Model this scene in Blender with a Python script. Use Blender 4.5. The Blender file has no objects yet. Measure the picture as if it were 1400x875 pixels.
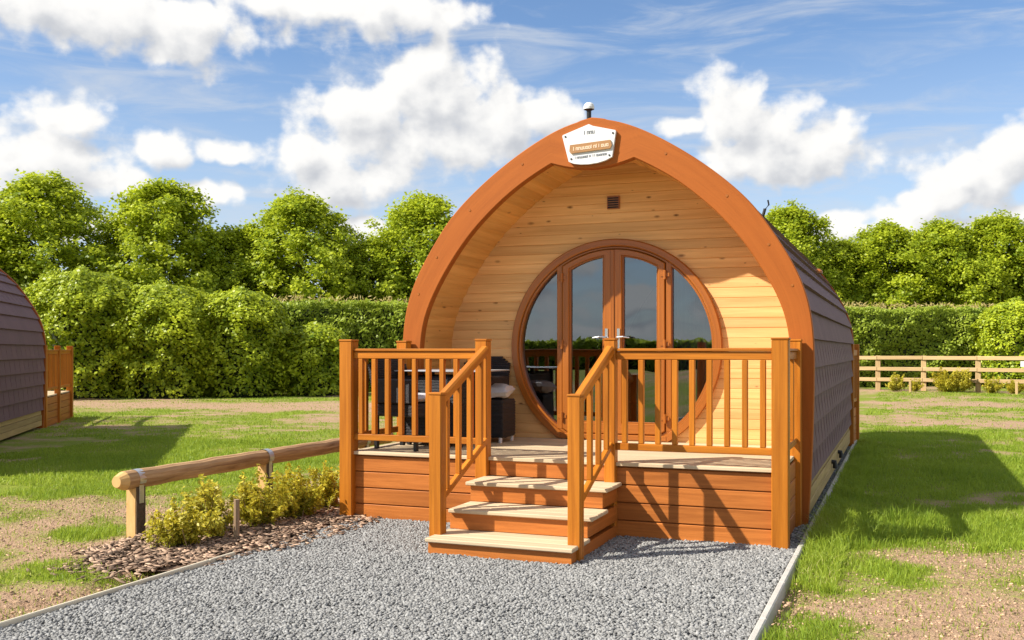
import bpy, math, random
import numpy as np
from mathutils import Vector, Matrix

random.seed(11)
rng = np.random.default_rng(7)
R = math.radians
SC = bpy.context.scene
COL = SC.collection

# ------------------------------------------------------------------ basics
def link(o):
    COL.objects.link(o)
    return o

def tag(o, label=None, cat=None, group=None, kind=None):
    if label: o["label"] = label
    if cat: o["category"] = cat
    if group: o["group"] = group
    if kind: o["kind"] = kind
    return o

def thing(name, label, cat, loc=(0, 0, 0), rotz=0.0, group=None):
    o = bpy.data.objects.new(name, None)
    o.empty_display_size = 0.2
    o.location = loc
    o.rotation_euler = (0, 0, rotz)
    link(o)
    return tag(o, label, cat, group)

def copy_tree(o, parent=None):
    c = o.copy()
    COL.objects.link(c)
    c.parent = parent
    for ch in list(o.children):
        copy_tree(ch, c)
    return c

class MB:
    """collects polygons with uv (u along the grain, metres) and a per-face tint"""
    def __init__(s):
        s.v, s.f, s.uv, s.t, s.sm = [], [], [], [], []
    def poly(s, pts, uv=None, t=0.5, smooth=False):
        n = len(s.v)
        s.v += [tuple(p) for p in pts]
        s.f.append(tuple(range(n, n + len(pts))))
        if uv is None:
            a = Vector(pts[0]); 
            e1 = (Vector(pts[1]) - a)
            e1 = e1.normalized() if e1.length > 1e-9 else Vector((1, 0, 0))
            nn = e1.cross(Vector(pts[2]) - a)
            e2 = nn.cross(e1).normalized() if nn.length > 1e-12 else Vector((0, 0, 1))
            uv = [((Vector(p) - a).dot(e1), (Vector(p) - a).dot(e2)) for p in pts]
        s.uv += uv
        s.t.append(t); s.sm.append(smooth)
    def bar(s, p0, p1, w, h, up=(0, 0, 1), ch=0.004, t=None):
        """chamfered bar from p0 to p1, w sideways, h along up"""
        p0 = Vector(p0); p1 = Vector(p1)
        d = p1 - p0; L = d.length
        X = d / L
        Y = Vector(up).cross(X).normalized(); Z = X.cross(Y)
        s.obox((p0 + p1) / 2, (X, Y, Z), (L, w, h), ch, t, 0)
    def box(s, lo, hi, ch=0.003, t=None, grain=None):
        lo = Vector(lo); hi = Vector(hi); d = hi - lo
        g = grain if grain is not None else max(range(3), key=lambda i: d[i])
        s.obox((lo + hi) / 2, (Vector((1, 0, 0)), Vector((0, 1, 0)), Vector((0, 0, 1))), d, ch, t, g)
    def obox(s, c, ax, d, ch, t, g):
        t = random.random() if t is None else t
        off = (random.random() * 50, random.random() * 50)
        hx = [x / 2 for x in d]
        ch = min(ch, min(hx) * 0.45)
        vid = {}
        def V(sg, k):                      # vertex of corner sg on the face of axis k
            l = [sg[i] * (hx[i] - (0 if i == k else ch)) for i in range(3)]
            return l
        def put(ls, nax):
            pts = [c + ax[0] * l[0] + ax[1] * l[1] + ax[2] * l[2] for l in ls]
            o = [i for i in range(3) if i != g]
            if nax == g:
                uv = [(l[o[0]] * 0.2 + off[0], l[o[1]] + off[1]) for l in ls]
            else:
                q = o[0] if o[1] == nax else o[1]
                uv = [(l[g] + off[0], l[q] + off[1] + 3.1 * nax) for l in ls]
            nrm = (pts[1] - pts[0]).cross(pts[2] - pts[0])
            if nrm.dot(sum(pts, Vector()) / len(pts) - c) < 0:
                pts.reverse(); uv.reverse()
            s.poly(pts, uv, t)
        for k in range(3):
            a, b = [i for i in range(3) if i != k]
            for sk in (-1, 1):
                ls = []
                for sa, sb in ((-1, -1), (1, -1), (1, 1), (-1, 1)):
                    sg = [0, 0, 0]; sg[k] = sk; sg[a] = sa; sg[b] = sb
                    ls.append(V(sg, k))
                put(ls, k)
        if ch > 0:
            for k in range(3):             # edges along axis k
                a, b = [i for i in range(3) if i != k]
                for sa in (-1, 1):
                    for sb in (-1, 1):
                        q = []
                        for sk, f in ((-1, a), (1, a), (1, b), (-1, b)):
                            sg = [0, 0, 0]; sg[k] = sk; sg[a] = sa; sg[b] = sb
                            q.append(V(sg, f))
                        put(q, a)
            for sx in (-1, 1):
                for sy in (-1, 1):
                    for sz in (-1, 1):
                        put([V((sx, sy, sz), k) for k in range(3)], 0)
    def tube(s, pts, rad, n=12, t=None, cap=True):
        t = random.random() if t is None else t
        off = random.random() * 30
        P = [Vector(p) for p in pts]
        rads = rad if isinstance(rad, (list, tuple)) else [rad] * len(P)
        rings = []; dist = 0
        for i, p in enumerate(P):
            d = (P[min(i + 1, len(P) - 1)] - P[max(i - 1, 0)]).normalized()
            ref = Vector((0, 0, 1)) if abs(d.z) < 0.9 else Vector((1, 0, 0))
            a = d.cross(ref).normalized(); b = d.cross(a)
            if i: dist += (p - P[i - 1]).length
            rings.append(([p + (a * math.cos(k * 2 * math.pi / n) + b * math.sin(k * 2 * math.pi / n)) * rads[i] for k in range(n)], dist))
        for (r0, d0), (r1, d1) in zip(rings, rings[1:]):
            for k in range(n):
                j = (k + 1) % n
                w = 2 * math.pi * max(rads) / n
                s.poly([r0[k], r0[j], r1[j], r1[k]],
                       [(d0 + off, k * w), (d0 + off, (k + 1) * w), (d1 + off, (k + 1) * w), (d1 + off, k * w)], t, True)
        if cap:
            s.poly(list(reversed(rings[0][0])), None, t); s.poly(rings[-1][0], None, t)
    def lathe(s, c, prof, n=16, t=0.5):
        c = Vector(c)
        for (r0, z0), (r1, z1) in zip(prof, prof[1:]):
            for k in range(n):
                a0 = 2 * math.pi * k / n; a1 = 2 * math.pi * (k + 1) / n
                q = [c + Vector((r0 * math.cos(a0), r0 * math.sin(a0), z0)), c + Vector((r0 * math.cos(a1), r0 * math.sin(a1), z0)),
                     c + Vector((r1 * math.cos(a1), r1 * math.sin(a1), z1)), c + Vector((r1 * math.cos(a0), r1 * math.sin(a0), z1))]
                if r1 < 1e-6: q = q[:3]
                elif r0 < 1e-6: q = [q[0], q[2], q[3]]
                s.poly(q, None, t, True)
    def prism(s, pts, y0, y1, t=0.5):
        """polygon in x,z (counter-clockwise seen from -y) extruded from y0 to y1"""
        s.poly([(x, y0, z) for x, z in pts], [(x, z) for x, z in pts], t)
        s.poly([(x, y1, z) for x, z in reversed(pts)], [(x, z) for x, z in reversed(pts)], t)
        for (a, b), (c, d) in zip(pts, pts[1:] + pts[:1]):
            s.poly([(a, y0, b), (a, y1, b), (c, y1, d), (c, y0, d)], None, t)
    def ring(s, outer, inner, y0, y1, t=0.5, closed=True, bev=0.006):
        """strip between two equally sampled x,z outlines, extruded y0..y1, front edges eased"""
        n = len(outer); m = n if closed else n - 1
        L = 0.0
        for i in range(m):
            j = (i + 1) % n
            o0, o1, i0, i1 = map(Vector, (outer[i], outer[j], inner[i], inner[j]))
            w = max((o0 - i0).length, 1e-5); w1 = max((o1 - i1).length, 1e-5)
            l1 = L + (o1 - o0).length
            fo0 = o0.lerp(i0, bev / w); fi0 = i0.lerp(o0, bev / w); fo1 = o1.lerp(i1, bev / w1); fi1 = i1.lerp(o1, bev / w1)
            def P(p, y): return (p.x, y, p.y)
            def q(a, b, ya, yb, va, vb, a2, b2):
                s.poly([P(a, ya), P(a2, ya), P(b2, yb), P(b, yb)], [(L, va), (l1, va), (l1, vb), (L, vb)], t)
            yb = y0 + bev
            q(fi0, fo0, y0, y0, 0, w, fi1, fo1)
            q(fo0, o0, y0, yb, w, w + bev, fo1, o1)
            q(i0, fi0, yb, y0, -bev, 0, i1, fi1)
            q(o0, o0, yb, y1, w + bev, w + y1 - y0, o1, o1)
            q(i0, i0, y1, yb, -(y1 - y0), -bev, i1, i1)
            q(o0, i0, y1, y1, w, 0, o1, i1)
            L = l1
        if not closed:
            for k in (0, n - 1):
                o0, i0 = outer[k], inner[k]
                p = [(o0[0], y0 + bev, o0[1]), (o0[0], y1, o0[1]), (i0[0], y1, i0[1]), (i0[0], y0 + bev, i0[1])]
                s.poly(p if k == 0 else p[::-1], None, t)
    def build(s, name, mat, parent=None, label=None):
        me = bpy.data.meshes.new(name)
        me.from_pydata([tuple(v) for v in s.v], [], s.f)
        uvl = me.uv_layers.new(name="UVMap")
        uvl.data.foreach_set("uv", np.array(s.uv, dtype=np.float32).ravel())
        at = me.attributes.new("tint", "FLOAT", "FACE")
        at.data.foreach_set("value", np.array(s.t, dtype=np.float32))
        me.polygons.foreach_set("use_smooth", np.array(s.sm, dtype=bool))
        me.materials.append(mat)
        me.update()
        o = bpy.data.objects.new(name, me)
        link(o)
        if parent: o.parent = parent
        if label: o["label"] = label
        return o

def np_mesh(name, co, polys_list, tint_list, mat, smooth=False):
    """fast mesh: co (n,3); polys_list = list of (m,k) index arrays; tint_list = matching (m,)"""
    me = bpy.data.meshes.new(name)
    me.vertices.add(len(co))
    me.vertices.foreach_set("co", np.ascontiguousarray(co, dtype=np.float32).ravel())
    idx = np.concatenate([p.ravel() for p in polys_list]).astype(np.int32)
    tot = np.concatenate([np.full(len(p), p.shape[1]) for p in polys_list]).astype(np.int32)
    st = np.concatenate([[0], np.cumsum(tot)[:-1]]).astype(np.int32)
    me.loops.add(len(idx)); me.loops.foreach_set("vertex_index", idx)
    me.polygons.add(len(tot)); me.polygons.foreach_set("loop_start", st)
    me.polygons.foreach_set("loop_total", tot)
    me.update(calc_edges=True)
    at = me.attributes.new("tint", "FLOAT", "FACE")
    at.data.foreach_set("value", np.concatenate(tint_list).astype(np.float32))
    if smooth: me.polygons.foreach_set("use_smooth", np.ones(len(tot), dtype=bool))
    me.materials.append(mat)
    return me

def np_obj(name, me, parent=None):
    o = bpy.data.objects.new(name, me); link(o)
    if parent: o.parent = parent
    return o

# ------------------------------------------------------------------ materials
def newmat(name):
    m = bpy.data.materials.new(name); m.use_nodes = True
    nt = m.node_tree
    b = nt.nodes["Principled BSDF"]
    return m, nt, b

def N(nt, typ, **kw):
    n = nt.nodes.new(typ)
    for k, v in kw.items(): setattr(n, k, v)
    return n

def math_n(nt, op, a, b=None, c=None, clamp=False):
    n = nt.nodes.new("ShaderNodeMath"); n.operation = op; n.use_clamp = clamp
    for i, x in enumerate((a, b, c)):
        if x is None: continue
        if isinstance(x, (int, float)): n.inputs[i].default_value = x
        else: nt.links.new(x, n.inputs[i])
    return n.outputs[0]

def mixc(nt, fac, a, b, mode="MIX"):
    n = nt.nodes.new("ShaderNodeMix"); n.data_type = "RGBA"; n.blend_type = mode
    for i, x in ((0, fac), (6, a), (7, b)):
        if isinstance(x, (int, float)): n.inputs[i].default_value = x
        elif isinstance(x, tuple): n.inputs[i].default_value = (*x, 1)
        else: nt.links.new(x, n.inputs[i])
    return n.outputs[2]

def ramp(nt, fac, p0, p1, interp="LINEAR"):
    n = nt.nodes.new("ShaderNodeMapRange"); n.interpolation_type = interp
    nt.links.new(fac, n.inputs[0]); n.inputs[1].default_value = p0; n.inputs[2].default_value = p1
    return n.outputs[0]

def tint(nt):
    n = N(nt, "ShaderNodeAttribute", attribute_name="tint")
    return n.outputs["Fac"]

def noise(nt, vec, scale, detail=4, rough=0.55, dist=0.0):
    n = N(nt, "ShaderNodeTexNoise"); n.inputs["Scale"].default_value = scale
    n.inputs["Detail"].default_value = detail; n.inputs["Roughness"].default_value = rough
    n.inputs["Distortion"].default_value = dist
    if vec is not None: nt.links.new(vec, n.inputs["Vector"])
    return n.outputs["Fac"]

def mapping(nt, vec, scale=(1, 1, 1), loc=(0, 0, 0)):
    n = N(nt, "ShaderNodeMapping"); n.inputs["Scale"].default_value = scale; n.inputs["Location"].default_value = loc
    nt.links.new(vec, n.inputs["Vector"])
    return n.outputs[0]

def wood(name, dark, light, rough=0.55, grain=(1.6, 26), spread=0.3, knots=None, bump=0.25, spec=0.3):
    m, nt, b = newmat(name)
    uv = N(nt, "ShaderNodeTexCoord").outputs["UV"]
    g = noise(nt, mapping(nt, uv, (grain[0], grain[1], 1)), 1.0, 6, 0.62, 0.6)
    fine = noise(nt, mapping(nt, uv, (grain[0] * 4, grain[1] * 7, 1)), 1.0, 3, 0.6)
    c = mixc(nt, ramp(nt, g, 0.28, 0.72), dark, light)
    c = mixc(nt, math_n(nt, "MULTIPLY", ramp(nt, fine, 0.5, 0.85), 0.35), c, tuple(x * 0.6 for x in dark))
    if knots:
        vo = N(nt, "ShaderNodeTexVoronoi", voronoi_dimensions="2D"); vo.inputs["Scale"].default_value = 1.0
        nt.links.new(mapping(nt, uv, (4.6, 10.3, 1)), vo.inputs["Vector"])
        sep = N(nt, "ShaderNodeSeparateColor"); nt.links.new(vo.outputs["Color"], sep.inputs[0])
        keep = math_n(nt, "GREATER_THAN", sep.outputs[0], 0.76)
        wob = math_n(nt, "MULTIPLY", g, 0.09)
        dd = math_n(nt, "MULTIPLY", math_n(nt, "ADD", vo.outputs["Distance"], wob), math_n(nt, "ADD", 0.65, math_n(nt, "MULTIPLY", sep.outputs[1], 1.9)))
        k = math_n(nt, "SUBTRACT", 1.0, ramp(nt, dd, 0.07, 0.19), clamp=True)
        k = math_n(nt, "MULTIPLY", k, math_n(nt, "ADD", 0.45, math_n(nt, "MULTIPLY", sep.outputs[2], 0.55)))
        c = mixc(nt, math_n(nt, "MULTIPLY", math_n(nt, "MULTIPLY", k, keep), 1.0), c, knots)
    t = math_n(nt, "ADD", math_n(nt, "MULTIPLY", tint(nt), spread), 1 - spread / 2)
    mul = N(nt, "ShaderNodeVectorMath", operation="SCALE")
    nt.links.new(c, mul.inputs[0]); nt.links.new(t, mul.inputs["Scale"])
    nt.links.new(mul.outputs[0], b.inputs["Base Color"])
    b.inputs["Roughness"].default_value = rough
    b.inputs["Specular IOR Level"].default_value = spec
    bp = N(nt, "ShaderNodeBump"); bp.inputs["Strength"].default_value = bump; bp.inputs["Distance"].default_value = 0.003
    nt.links.new(fine, bp.inputs["Height"]); nt.links.new(bp.outputs[0], b.inputs["Normal"])
    return m

def plain(name, c, rough=0.5, metal=0.0, spread=0.0, var=0.12, scale=6.0, spec=0.4, bump=0.0):
    m, nt, b = newmat(name)
    ob = N(nt, "ShaderNodeTexCoord").outputs["Object"]
    n = noise(nt, ob, scale, 5)
    t = math_n(nt, "ADD", math_n(nt, "MULTIPLY", n, var * 2), 1 - var)
    if spread:
        t = math_n(nt, "MULTIPLY", t, math_n(nt, "ADD", math_n(nt, "MULTIPLY", tint(nt), spread), 1 - spread / 2))
    mul = N(nt, "ShaderNodeVectorMath", operation="SCALE"); mul.inputs[0].default_value = c
    nt.links.new(t, mul.inputs["Scale"]); nt.links.new(mul.outputs[0], b.inputs["Base Color"])
    b.inputs["Roughness"].default_value = rough; b.inputs["Metallic"].default_value = metal
    b.inputs["Specular IOR Level"].default_value = spec
    if bump:
        bp = N(nt, "ShaderNodeBump"); bp.inputs["Strength"].default_value = bump; bp.inputs["Distance"].default_value = 0.01
        f = noise(nt, ob, scale * 8, 4); nt.links.new(f, bp.inputs["Height"]); nt.links.new(bp.outputs[0], b.inputs["Normal"])
    return m

def leafmat(name, a, bcol, trans=0.35, rough=0.45, dry=None):
    m, nt, b = newmat(name)
    c = mixc(nt, tint(nt), a, bcol)
    if dry: c = mixc(nt, ramp(nt, tint(nt), 0.84, 0.9), c, dry)
    nt.links.new(c, b.inputs["Base Color"]); b.inputs["Roughness"].default_value = rough
    b.inputs["Specular IOR Level"].default_value = 0.25
    tr = N(nt, "ShaderNodeBsdfTranslucent")
    nt.links.new(mixc(nt, 0.5, c, tuple(min(1, x * 1.5) for x in bcol)), tr.inputs["Color"])
    mx = N(nt, "ShaderNodeMixShader"); mx.inputs[0].default_value = trans
    nt.links.new(b.outputs[0], mx.inputs[1]); nt.links.new(tr.outputs[0], mx.inputs[2])
    nt.links.new(mx.outputs[0], nt.nodes["Material Output"].inputs[0])
    return m

M = {}
M["post"] = wood("stained_post_wood", (0.30, 0.088, 0.006), (0.55, 0.190, 0.016), 0.42, (0.9, 20), 0.26)
M["fascia"] = wood("fascia_board_wood", (0.30, 0.088, 0.014), (0.54, 0.180, 0.036), 0.5, (1.2, 22), 0.22)
M["deck"] = wood("pale_decking", (0.46, 0.35, 0.22), (0.63, 0.50, 0.33), 0.6, (1.0, 34), 0.2)
M["pine"] = wood("pine_cladding", (0.63, 0.325, 0.112), (0.86, 0.515, 0.215), 0.55, (0.7, 17), 0.30, knots=(0.16, 0.06, 0.018))
M["soffit"] = wood("pine_soffit", (0.62, 0.300, 0.075), (0.80, 0.430, 0.135), 0.5, (0.8, 13), 0.22, knots=(0.15, 0.055, 0.015))
M["band"] = wood("terracotta_arch_stain", (0.32, 0.085, 0.012), (0.40, 0.112, 0.017), 0.6, (0.7, 9), 0.0, spec=0.2, bump=0.15)
M["upvc"] = wood("golden_oak_frame", (0.26, 0.075, 0.009), (0.41, 0.130, 0.017), 0.33, (0.9, 30), 0.1, bump=0.08, spec=0.5)
M["shingle"] = plain("purple_slate_shingle", (0.150, 0.080, 0.088), 0.7, 0, 0.13, 0.07, 2.0, 0.3, 0.06)
M["under"] = plain("dark_underlay", (0.03, 0.025, 0.025), 0.9)
M["skirt"] = wood("treated_skirting", (0.30, 0.20, 0.07), (0.46, 0.32, 0.13), 0.7, (1.2, 16), 0.3)
M["black"] = plain("black_plastic", (0.012, 0.012, 0.014), 0.4)
M["white"] = plain("white_paint", (0.68, 0.69, 0.70), 0.45, var=0.03)
M["chrome"] = plain("brushed_steel", (0.75, 0.75, 0.76), 0.22, 1.0, var=0.05)
M["galv"] = plain("galvanised_strap", (0.55, 0.57, 0.60), 0.42, 0.75, var=0.25, scale=18)
M["signwood"] = wood("sign_wood", (0.30, 0.145, 0.055), (0.44, 0.24, 0.10), 0.55, (6, 90), 0.1)
M["ink"] = plain("grey_ink", (0.16, 0.17, 0.19), 0.6)
M["paleink"] = plain("pale_lettering", (0.85, 0.66, 0.48), 0.6)
M["rattan"] = plain("black_rattan", (0.016, 0.014, 0.017), 0.5, 0, 0.8, 0.3, 60, 0.5, 0.6)
M["cushion"] = plain("grey_cushion_fabric", (0.52, 0.52, 0.55), 0.85, var=0.1, scale=30)
M["log"] = wood("weathered_log", (0.24, 0.12, 0.05), (0.74, 0.48, 0.25), 0.75, (1.6, 22), 0.35, bump=0.6)
M["logend"] = wood("log_end_grain", (0.50, 0.29, 0.10), (0.66, 0.42, 0.18), 0.75, (5, 30), 0.2)
M["roughshade"] = plain("rough_sawn_shade", (0.14, 0.10, 0.07), 0.9, 0, 0.5, 0.5, 30, 0.2, 1.0)  # rough wood, darkened to carry the shade on the rail posts' right side
M["fence"] = wood("pale_fence_timber", (0.42, 0.28, 0.13), (0.57, 0.41, 0.21), 0.75, (1.0, 16), 0.25)
M["edging"] = wood("bleached_edging", (0.58, 0.51, 0.38), (0.74, 0.67, 0.52), 0.8, (1.5, 40), 0.25)
M["concrete"] = plain("pale_concrete", (0.46, 0.44, 0.40), 0.85, 0, 0, 0.2, 14, 0.2, 0.5)
M["stone"] = plain("gravel_stone", (0.250, 0.250, 0.243), 0.85, 0, 0.95, 0.12, 60, 0.3)
M["bark"] = plain("bark_chip", (0.33, 0.225, 0.155), 0.85, 0, 1.4, 0.2, 60, 0.2)
M["trunk"] = plain("tree_bark", (0.12, 0.095, 0.07), 0.9, 0, 0, 0.4, 8, 0.2, 0.8)
M["twig"] = wood("grey_stake_wood", (0.22, 0.14, 0.08), (0.38, 0.27, 0.17), 0.85, (2, 40), 0.2)
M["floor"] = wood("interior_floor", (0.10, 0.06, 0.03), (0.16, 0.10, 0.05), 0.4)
M["fabric"] = plain("linen", (0.30, 0.28, 0.26), 0.9)
M["treeleaf"] = leafmat("tree_leaf", (0.075, 0.155, 0.009), (0.52, 0.58, 0.034), 0.40)
M["hedgeleaf"] = leafmat("hedge_leaf", (0.11, 0.19, 0.016), (0.47, 0.54, 0.065), 0.4)
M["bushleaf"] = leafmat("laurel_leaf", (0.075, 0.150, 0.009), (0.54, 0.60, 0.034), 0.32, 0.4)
M["core"] = plain("dark_shade_core", (0.02, 0.028, 0.010), 0.95)  # near-black fill standing in for the shade deep inside hedge and bushes
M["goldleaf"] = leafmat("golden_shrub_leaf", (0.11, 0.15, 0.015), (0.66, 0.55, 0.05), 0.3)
M["straw"] = leafmat("dry_stem", (0.25, 0.19, 0.06), (0.45, 0.36, 0.14), 0.2)
M["blade"] = leafmat("grass_blade", (0.100, 0.200, 0.014), (0.38, 0.46, 0.050), 0.4, 0.5, (0.52, 0.45, 0.20))

# glass: clear pane over a dark room, with the strong mirror a coated double pane gives
m, nt, b = newmat("coated_glass")
fr = N(nt, "ShaderNodeFresnel"); fr.inputs["IOR"].default_value = 2.6
gl = N(nt, "ShaderNodeBsdfGlossy"); gl.inputs["Roughness"].default_value = 0.004; gl.inputs["Color"].default_value = (0.86, 0.93, 1.0, 1)
tp = N(nt, "ShaderNodeBsdfTransparent"); tp.inputs["Color"].default_value = (0.62, 0.66, 0.66, 1)
mx = N(nt, "ShaderNodeMixShader"); nt.links.new(fr.outputs[0], mx.inputs[0]); nt.links.new(tp.outputs[0], mx.inputs[1]); nt.links.new(gl.outputs[0], mx.inputs[2])
wv = N(nt, "ShaderNodeBump"); wv.inputs["Strength"].default_value = 0.03; wv.inputs["Distance"].default_value = 0.05
nt.links.new(noise(nt, N(nt, "ShaderNodeTexCoord").outputs["Object"], 2.0, 1), wv.inputs["Height"]); nt.links.new(wv.outputs[0], gl.inputs["Normal"])
nt.links.new(mx.outputs[0], nt.nodes["Material Output"].inputs[0]); M["glass"] = m

# ground: grass and bare soil decided by a per-vertex worn-ness stored on the sheet
m, nt, b = newmat("worn_turf")
at = N(nt, "ShaderNodeAttribute", attribute_name="turf").outputs["Fac"]
pos = N(nt, "ShaderNodeNewGeometry").outputs["Position"]
n1 = noise(nt, pos, 14, 6, 0.65); n2 = noise(nt, pos, 55, 4, 0.6); n3 = noise(nt, pos, 0.7, 4)
soil = mixc(nt, ramp(nt, n1, 0.3, 0.7), (0.34, 0.210, 0.130), (0.49, 0.335, 0.220))
soil = mixc(nt, math_n(nt, "MULTIPLY", ramp(nt, n2, 0.55, 0.75), 0.6), soil, (0.56, 0.44, 0.30))
soil = mixc(nt, math_n(nt, "MULTIPLY", ramp(nt, n2, 0.42, 0.3), 0.6), soil, (0.17, 0.11, 0.06))
n4 = noise(nt, pos, 130, 3, 0.7)
soil = mixc(nt, math_n(nt, "MULTIPLY", ramp(nt, n4, 0.45, 0.3), 0.75), soil, (0.13, 0.08, 0.045))
soil = mixc(nt, math_n(nt, "MULTIPLY", ramp(nt, n4, 0.58, 0.7), 0.6), soil, (0.66, 0.52, 0.38))
turf = mixc(nt, ramp(nt, n1, 0.3, 0.7), (0.125, 0.195, 0.018), (0.26, 0.31, 0.040))
turf = mixc(nt, math_n(nt, "MULTIPLY", ramp(nt, n2, 0.5, 0.8), 0.45), turf, (0.30, 0.27, 0.09))
turf = mixc(nt, math_n(nt, "MULTIPLY", ramp(nt, n3, 0.42, 0.7), 0.4), turf, (0.25, 0.24, 0.05))
k = ramp(nt, math_n(nt, "ADD", at, math_n(nt, "MULTIPLY", math_n(nt, "SUBTRACT", n1, 0.5), 1.1)), 0.22, 0.62)
nt.links.new(mixc(nt, k, soil, turf), b.inputs["Base Color"]); b.inputs["Roughness"].default_value = 0.95; b.inputs["Specular IOR Level"].default_value = 0.1
bp = N(nt, "ShaderNodeBump"); bp.inputs["Strength"].default_value = 1.0; bp.inputs["Distance"].default_value = 0.04
nt.links.new(math_n(nt, "ADD", n1, math_n(nt, "MULTIPLY", n2, 0.5)), bp.inputs["Height"]); nt.links.new(bp.outputs[0], b.inputs["Normal"])
M["ground"] = m
m, nt, b = newmat("gravel_bed")
pos = N(nt, "ShaderNodeNewGeometry").outputs["Position"]
vo = N(nt, "ShaderNodeTexVoronoi"); vo.inputs["Scale"].default_value = 48; nt.links.new(pos, vo.inputs["Vector"])
sp = N(nt, "ShaderNodeSeparateColor"); nt.links.new(vo.outputs["Color"], sp.inputs[0])
c = mixc(nt, sp.outputs[0], (0.10, 0.105, 0.11), (0.42, 0.43, 0.44))
c = mixc(nt, ramp(nt, vo.outputs["Distance"], 0.35, 0.7), c, (0.05, 0.05, 0.055))
nt.links.new(c, b.inputs["Base Color"]); b.inputs["Roughness"].default_value = 0.9
bp = N(nt, "ShaderNodeBump"); bp.inputs["Distance"].default_value = 0.012; bp.invert = True
nt.links.new(vo.outputs["Distance"], bp.inputs["Height"]); nt.links.new(bp.outputs[0], b.inputs["Normal"])
M["gravelbed"] = m
M["mulch"] = plain("mulch_soil", (0.20, 0.135, 0.095), 0.95, 0, 0, 0.5, 30, 0.1, 1.0)

# ------------------------------------------------------------------ value noise for the turf
_lat = rng.random((64, 256, 256)).astype(np.float32)
def vnoise(x, y, s=0):
    x = np.asarray(x, float); y = np.asarray(y, float)
    xi = np.floor(x).astype(int); yi = np.floor(y).astype(int); fx = x - xi; fy = y - yi
    fx = fx * fx * (3 - 2 * fx); fy = fy * fy * (3 - 2 * fy)
    L = _lat[s % 64]; g = lambda a, b: L[a % 256, b % 256]
    return (g(xi, yi) * (1 - fx) + g(xi + 1, yi) * fx) * (1 - fy) + (g(xi, yi + 1) * (1 - fx) + g(xi + 1, yi + 1) * fx) * fy
def fbm(x, y, s=0, o=4):
    r = 0; a = 0.5; t = 0
    for k in range(o):
        r = r + a * vnoise(x * 2 ** k + 17 * k, y * 2 ** k + 31 * k, s + k); t += a; a *= 0.55
    return r / t
# worn (-) and lush (+) patches: x, y, rx, ry, amount
PATCH = [(2.9, -1.6, 0.9, 0.9, -0.36), (3.5, 0.1, 0.9, 0.45, -0.30), (2.85, 0.1, 0.3, 0.25, -0.25), (2.3, -0.6, 0.35, 0.5, 0.12), (2.15, 0.4, 0.25, 1.3, 0.35), (2.9, 4.5, 1.4, 4.5, 0.36),
         (2.3, 1.2, 0.5, 0.7, 0.4), (4.0, 14.8, 3.5, 1.3, -0.6), (3.3, 18.0, 4.5, 1.0, -0.12), (3.0, 22.5, 4.0, 1.6, -0.35), (4.4, 31.5, 5.5, 0.9, -0.4), (5.2, 2.0, 1.4, 1.4, -0.3),
         (-15.5, 14.4, 6.5, 1.2, -0.65), (-11.0, 16.0, 4.0, 1.3, -0.6), (-7.3, 8.6, 1.1, 1.6, -0.15), (-4.1, 2.4, 0.8, 0.6, -0.35), (-4.6, -1.2, 1.2, 0.35, -0.16), (-3.2, -2.0, 0.6, 0.25, -0.14),
         (-3.9, -0.35, 0.55, 0.25, -0.45), (-3.45, -1.4, 0.45, 0.35, 0.5), (-2.35, -3.1, 0.35, 0.35, -0.3), (-2.5, -2.65, 0.45, 0.3, 0.35), (-3.6, -2.8, 1.0, 0.5, 0.25), (-6, 1.5, 3, 2.5, 0.3), (-9, 6, 3, 3, 0.15), (-3.1, 0.0, 0.45, 1.5, -0.22)]
def turfness(x, y):
    g = 0.50 + (fbm(x * 0.55, y * 0.55, 3) - 0.5) * 0.85 + (fbm(x * 2.6, y * 2.6, 9) - 0.5) * 0.95
    # growth thins a little with every patch
    for px, py, rx, ry, a in PATCH:
        d = ((x - px) / rx) ** 2 + ((y - py) / ry) ** 2
        g = g + a * np.exp(-d * 1.1)
    return g
def gheight(x, y):
    return (fbm(x * 0.9, y * 0.9, 20, 3) - 0.5) * 0.05 - 0.004

# ------------------------------------------------------------------ setting
def lines(fine0, fine1, step, far0, far1):
    a = list(np.arange(fine0, fine1 + 1e-6, step))
    s = step; x = fine1
    while x < far1: s *= 1.18; x += s; a.append(x)
    s = step; x = fine0
    while x > far0: s *= 1.18; x -= s; a.insert(0, x)
    return np.array(a)
gx = lines(-13, 8, 0.09, -600, 600); gy = lines(-5, 20, 0.10, -600, 700)
X, Y = np.meshgrid(gx, gy, indexing="ij")
Zg = gheight(X, Y)
flat = (np.abs(X - 0.0) < 2.12) & (Y > -14) & (Y < 9.8)
Zg = np.where(flat, -0.06, Zg)
Zg = np.where((X < -1.8) & (X > -2.7) & (Y > -2.4) & (Y < 2.2), np.minimum(Zg, -0.015), Zg)
nx, ny = X.shape
co = np.stack([X, Y, Zg], -1).reshape(-1, 3)
I = np.arange(nx * ny).reshape(nx, ny)
q = np.stack([I[:-1, :-1], I[1:, :-1], I[1:, 1:], I[:-1, 1:]], -1).reshape(-1, 4)
me = np_mesh("ground", co, [q], [np.zeros(len(q))], M["ground"], True)
a = me.attributes.new("turf", "FLOAT", "POINT"); a.data.foreach_set("value", turfness(X, Y).ravel().astype(np.float32))
tag(np_obj("ground", me), kind="structure")

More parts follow.
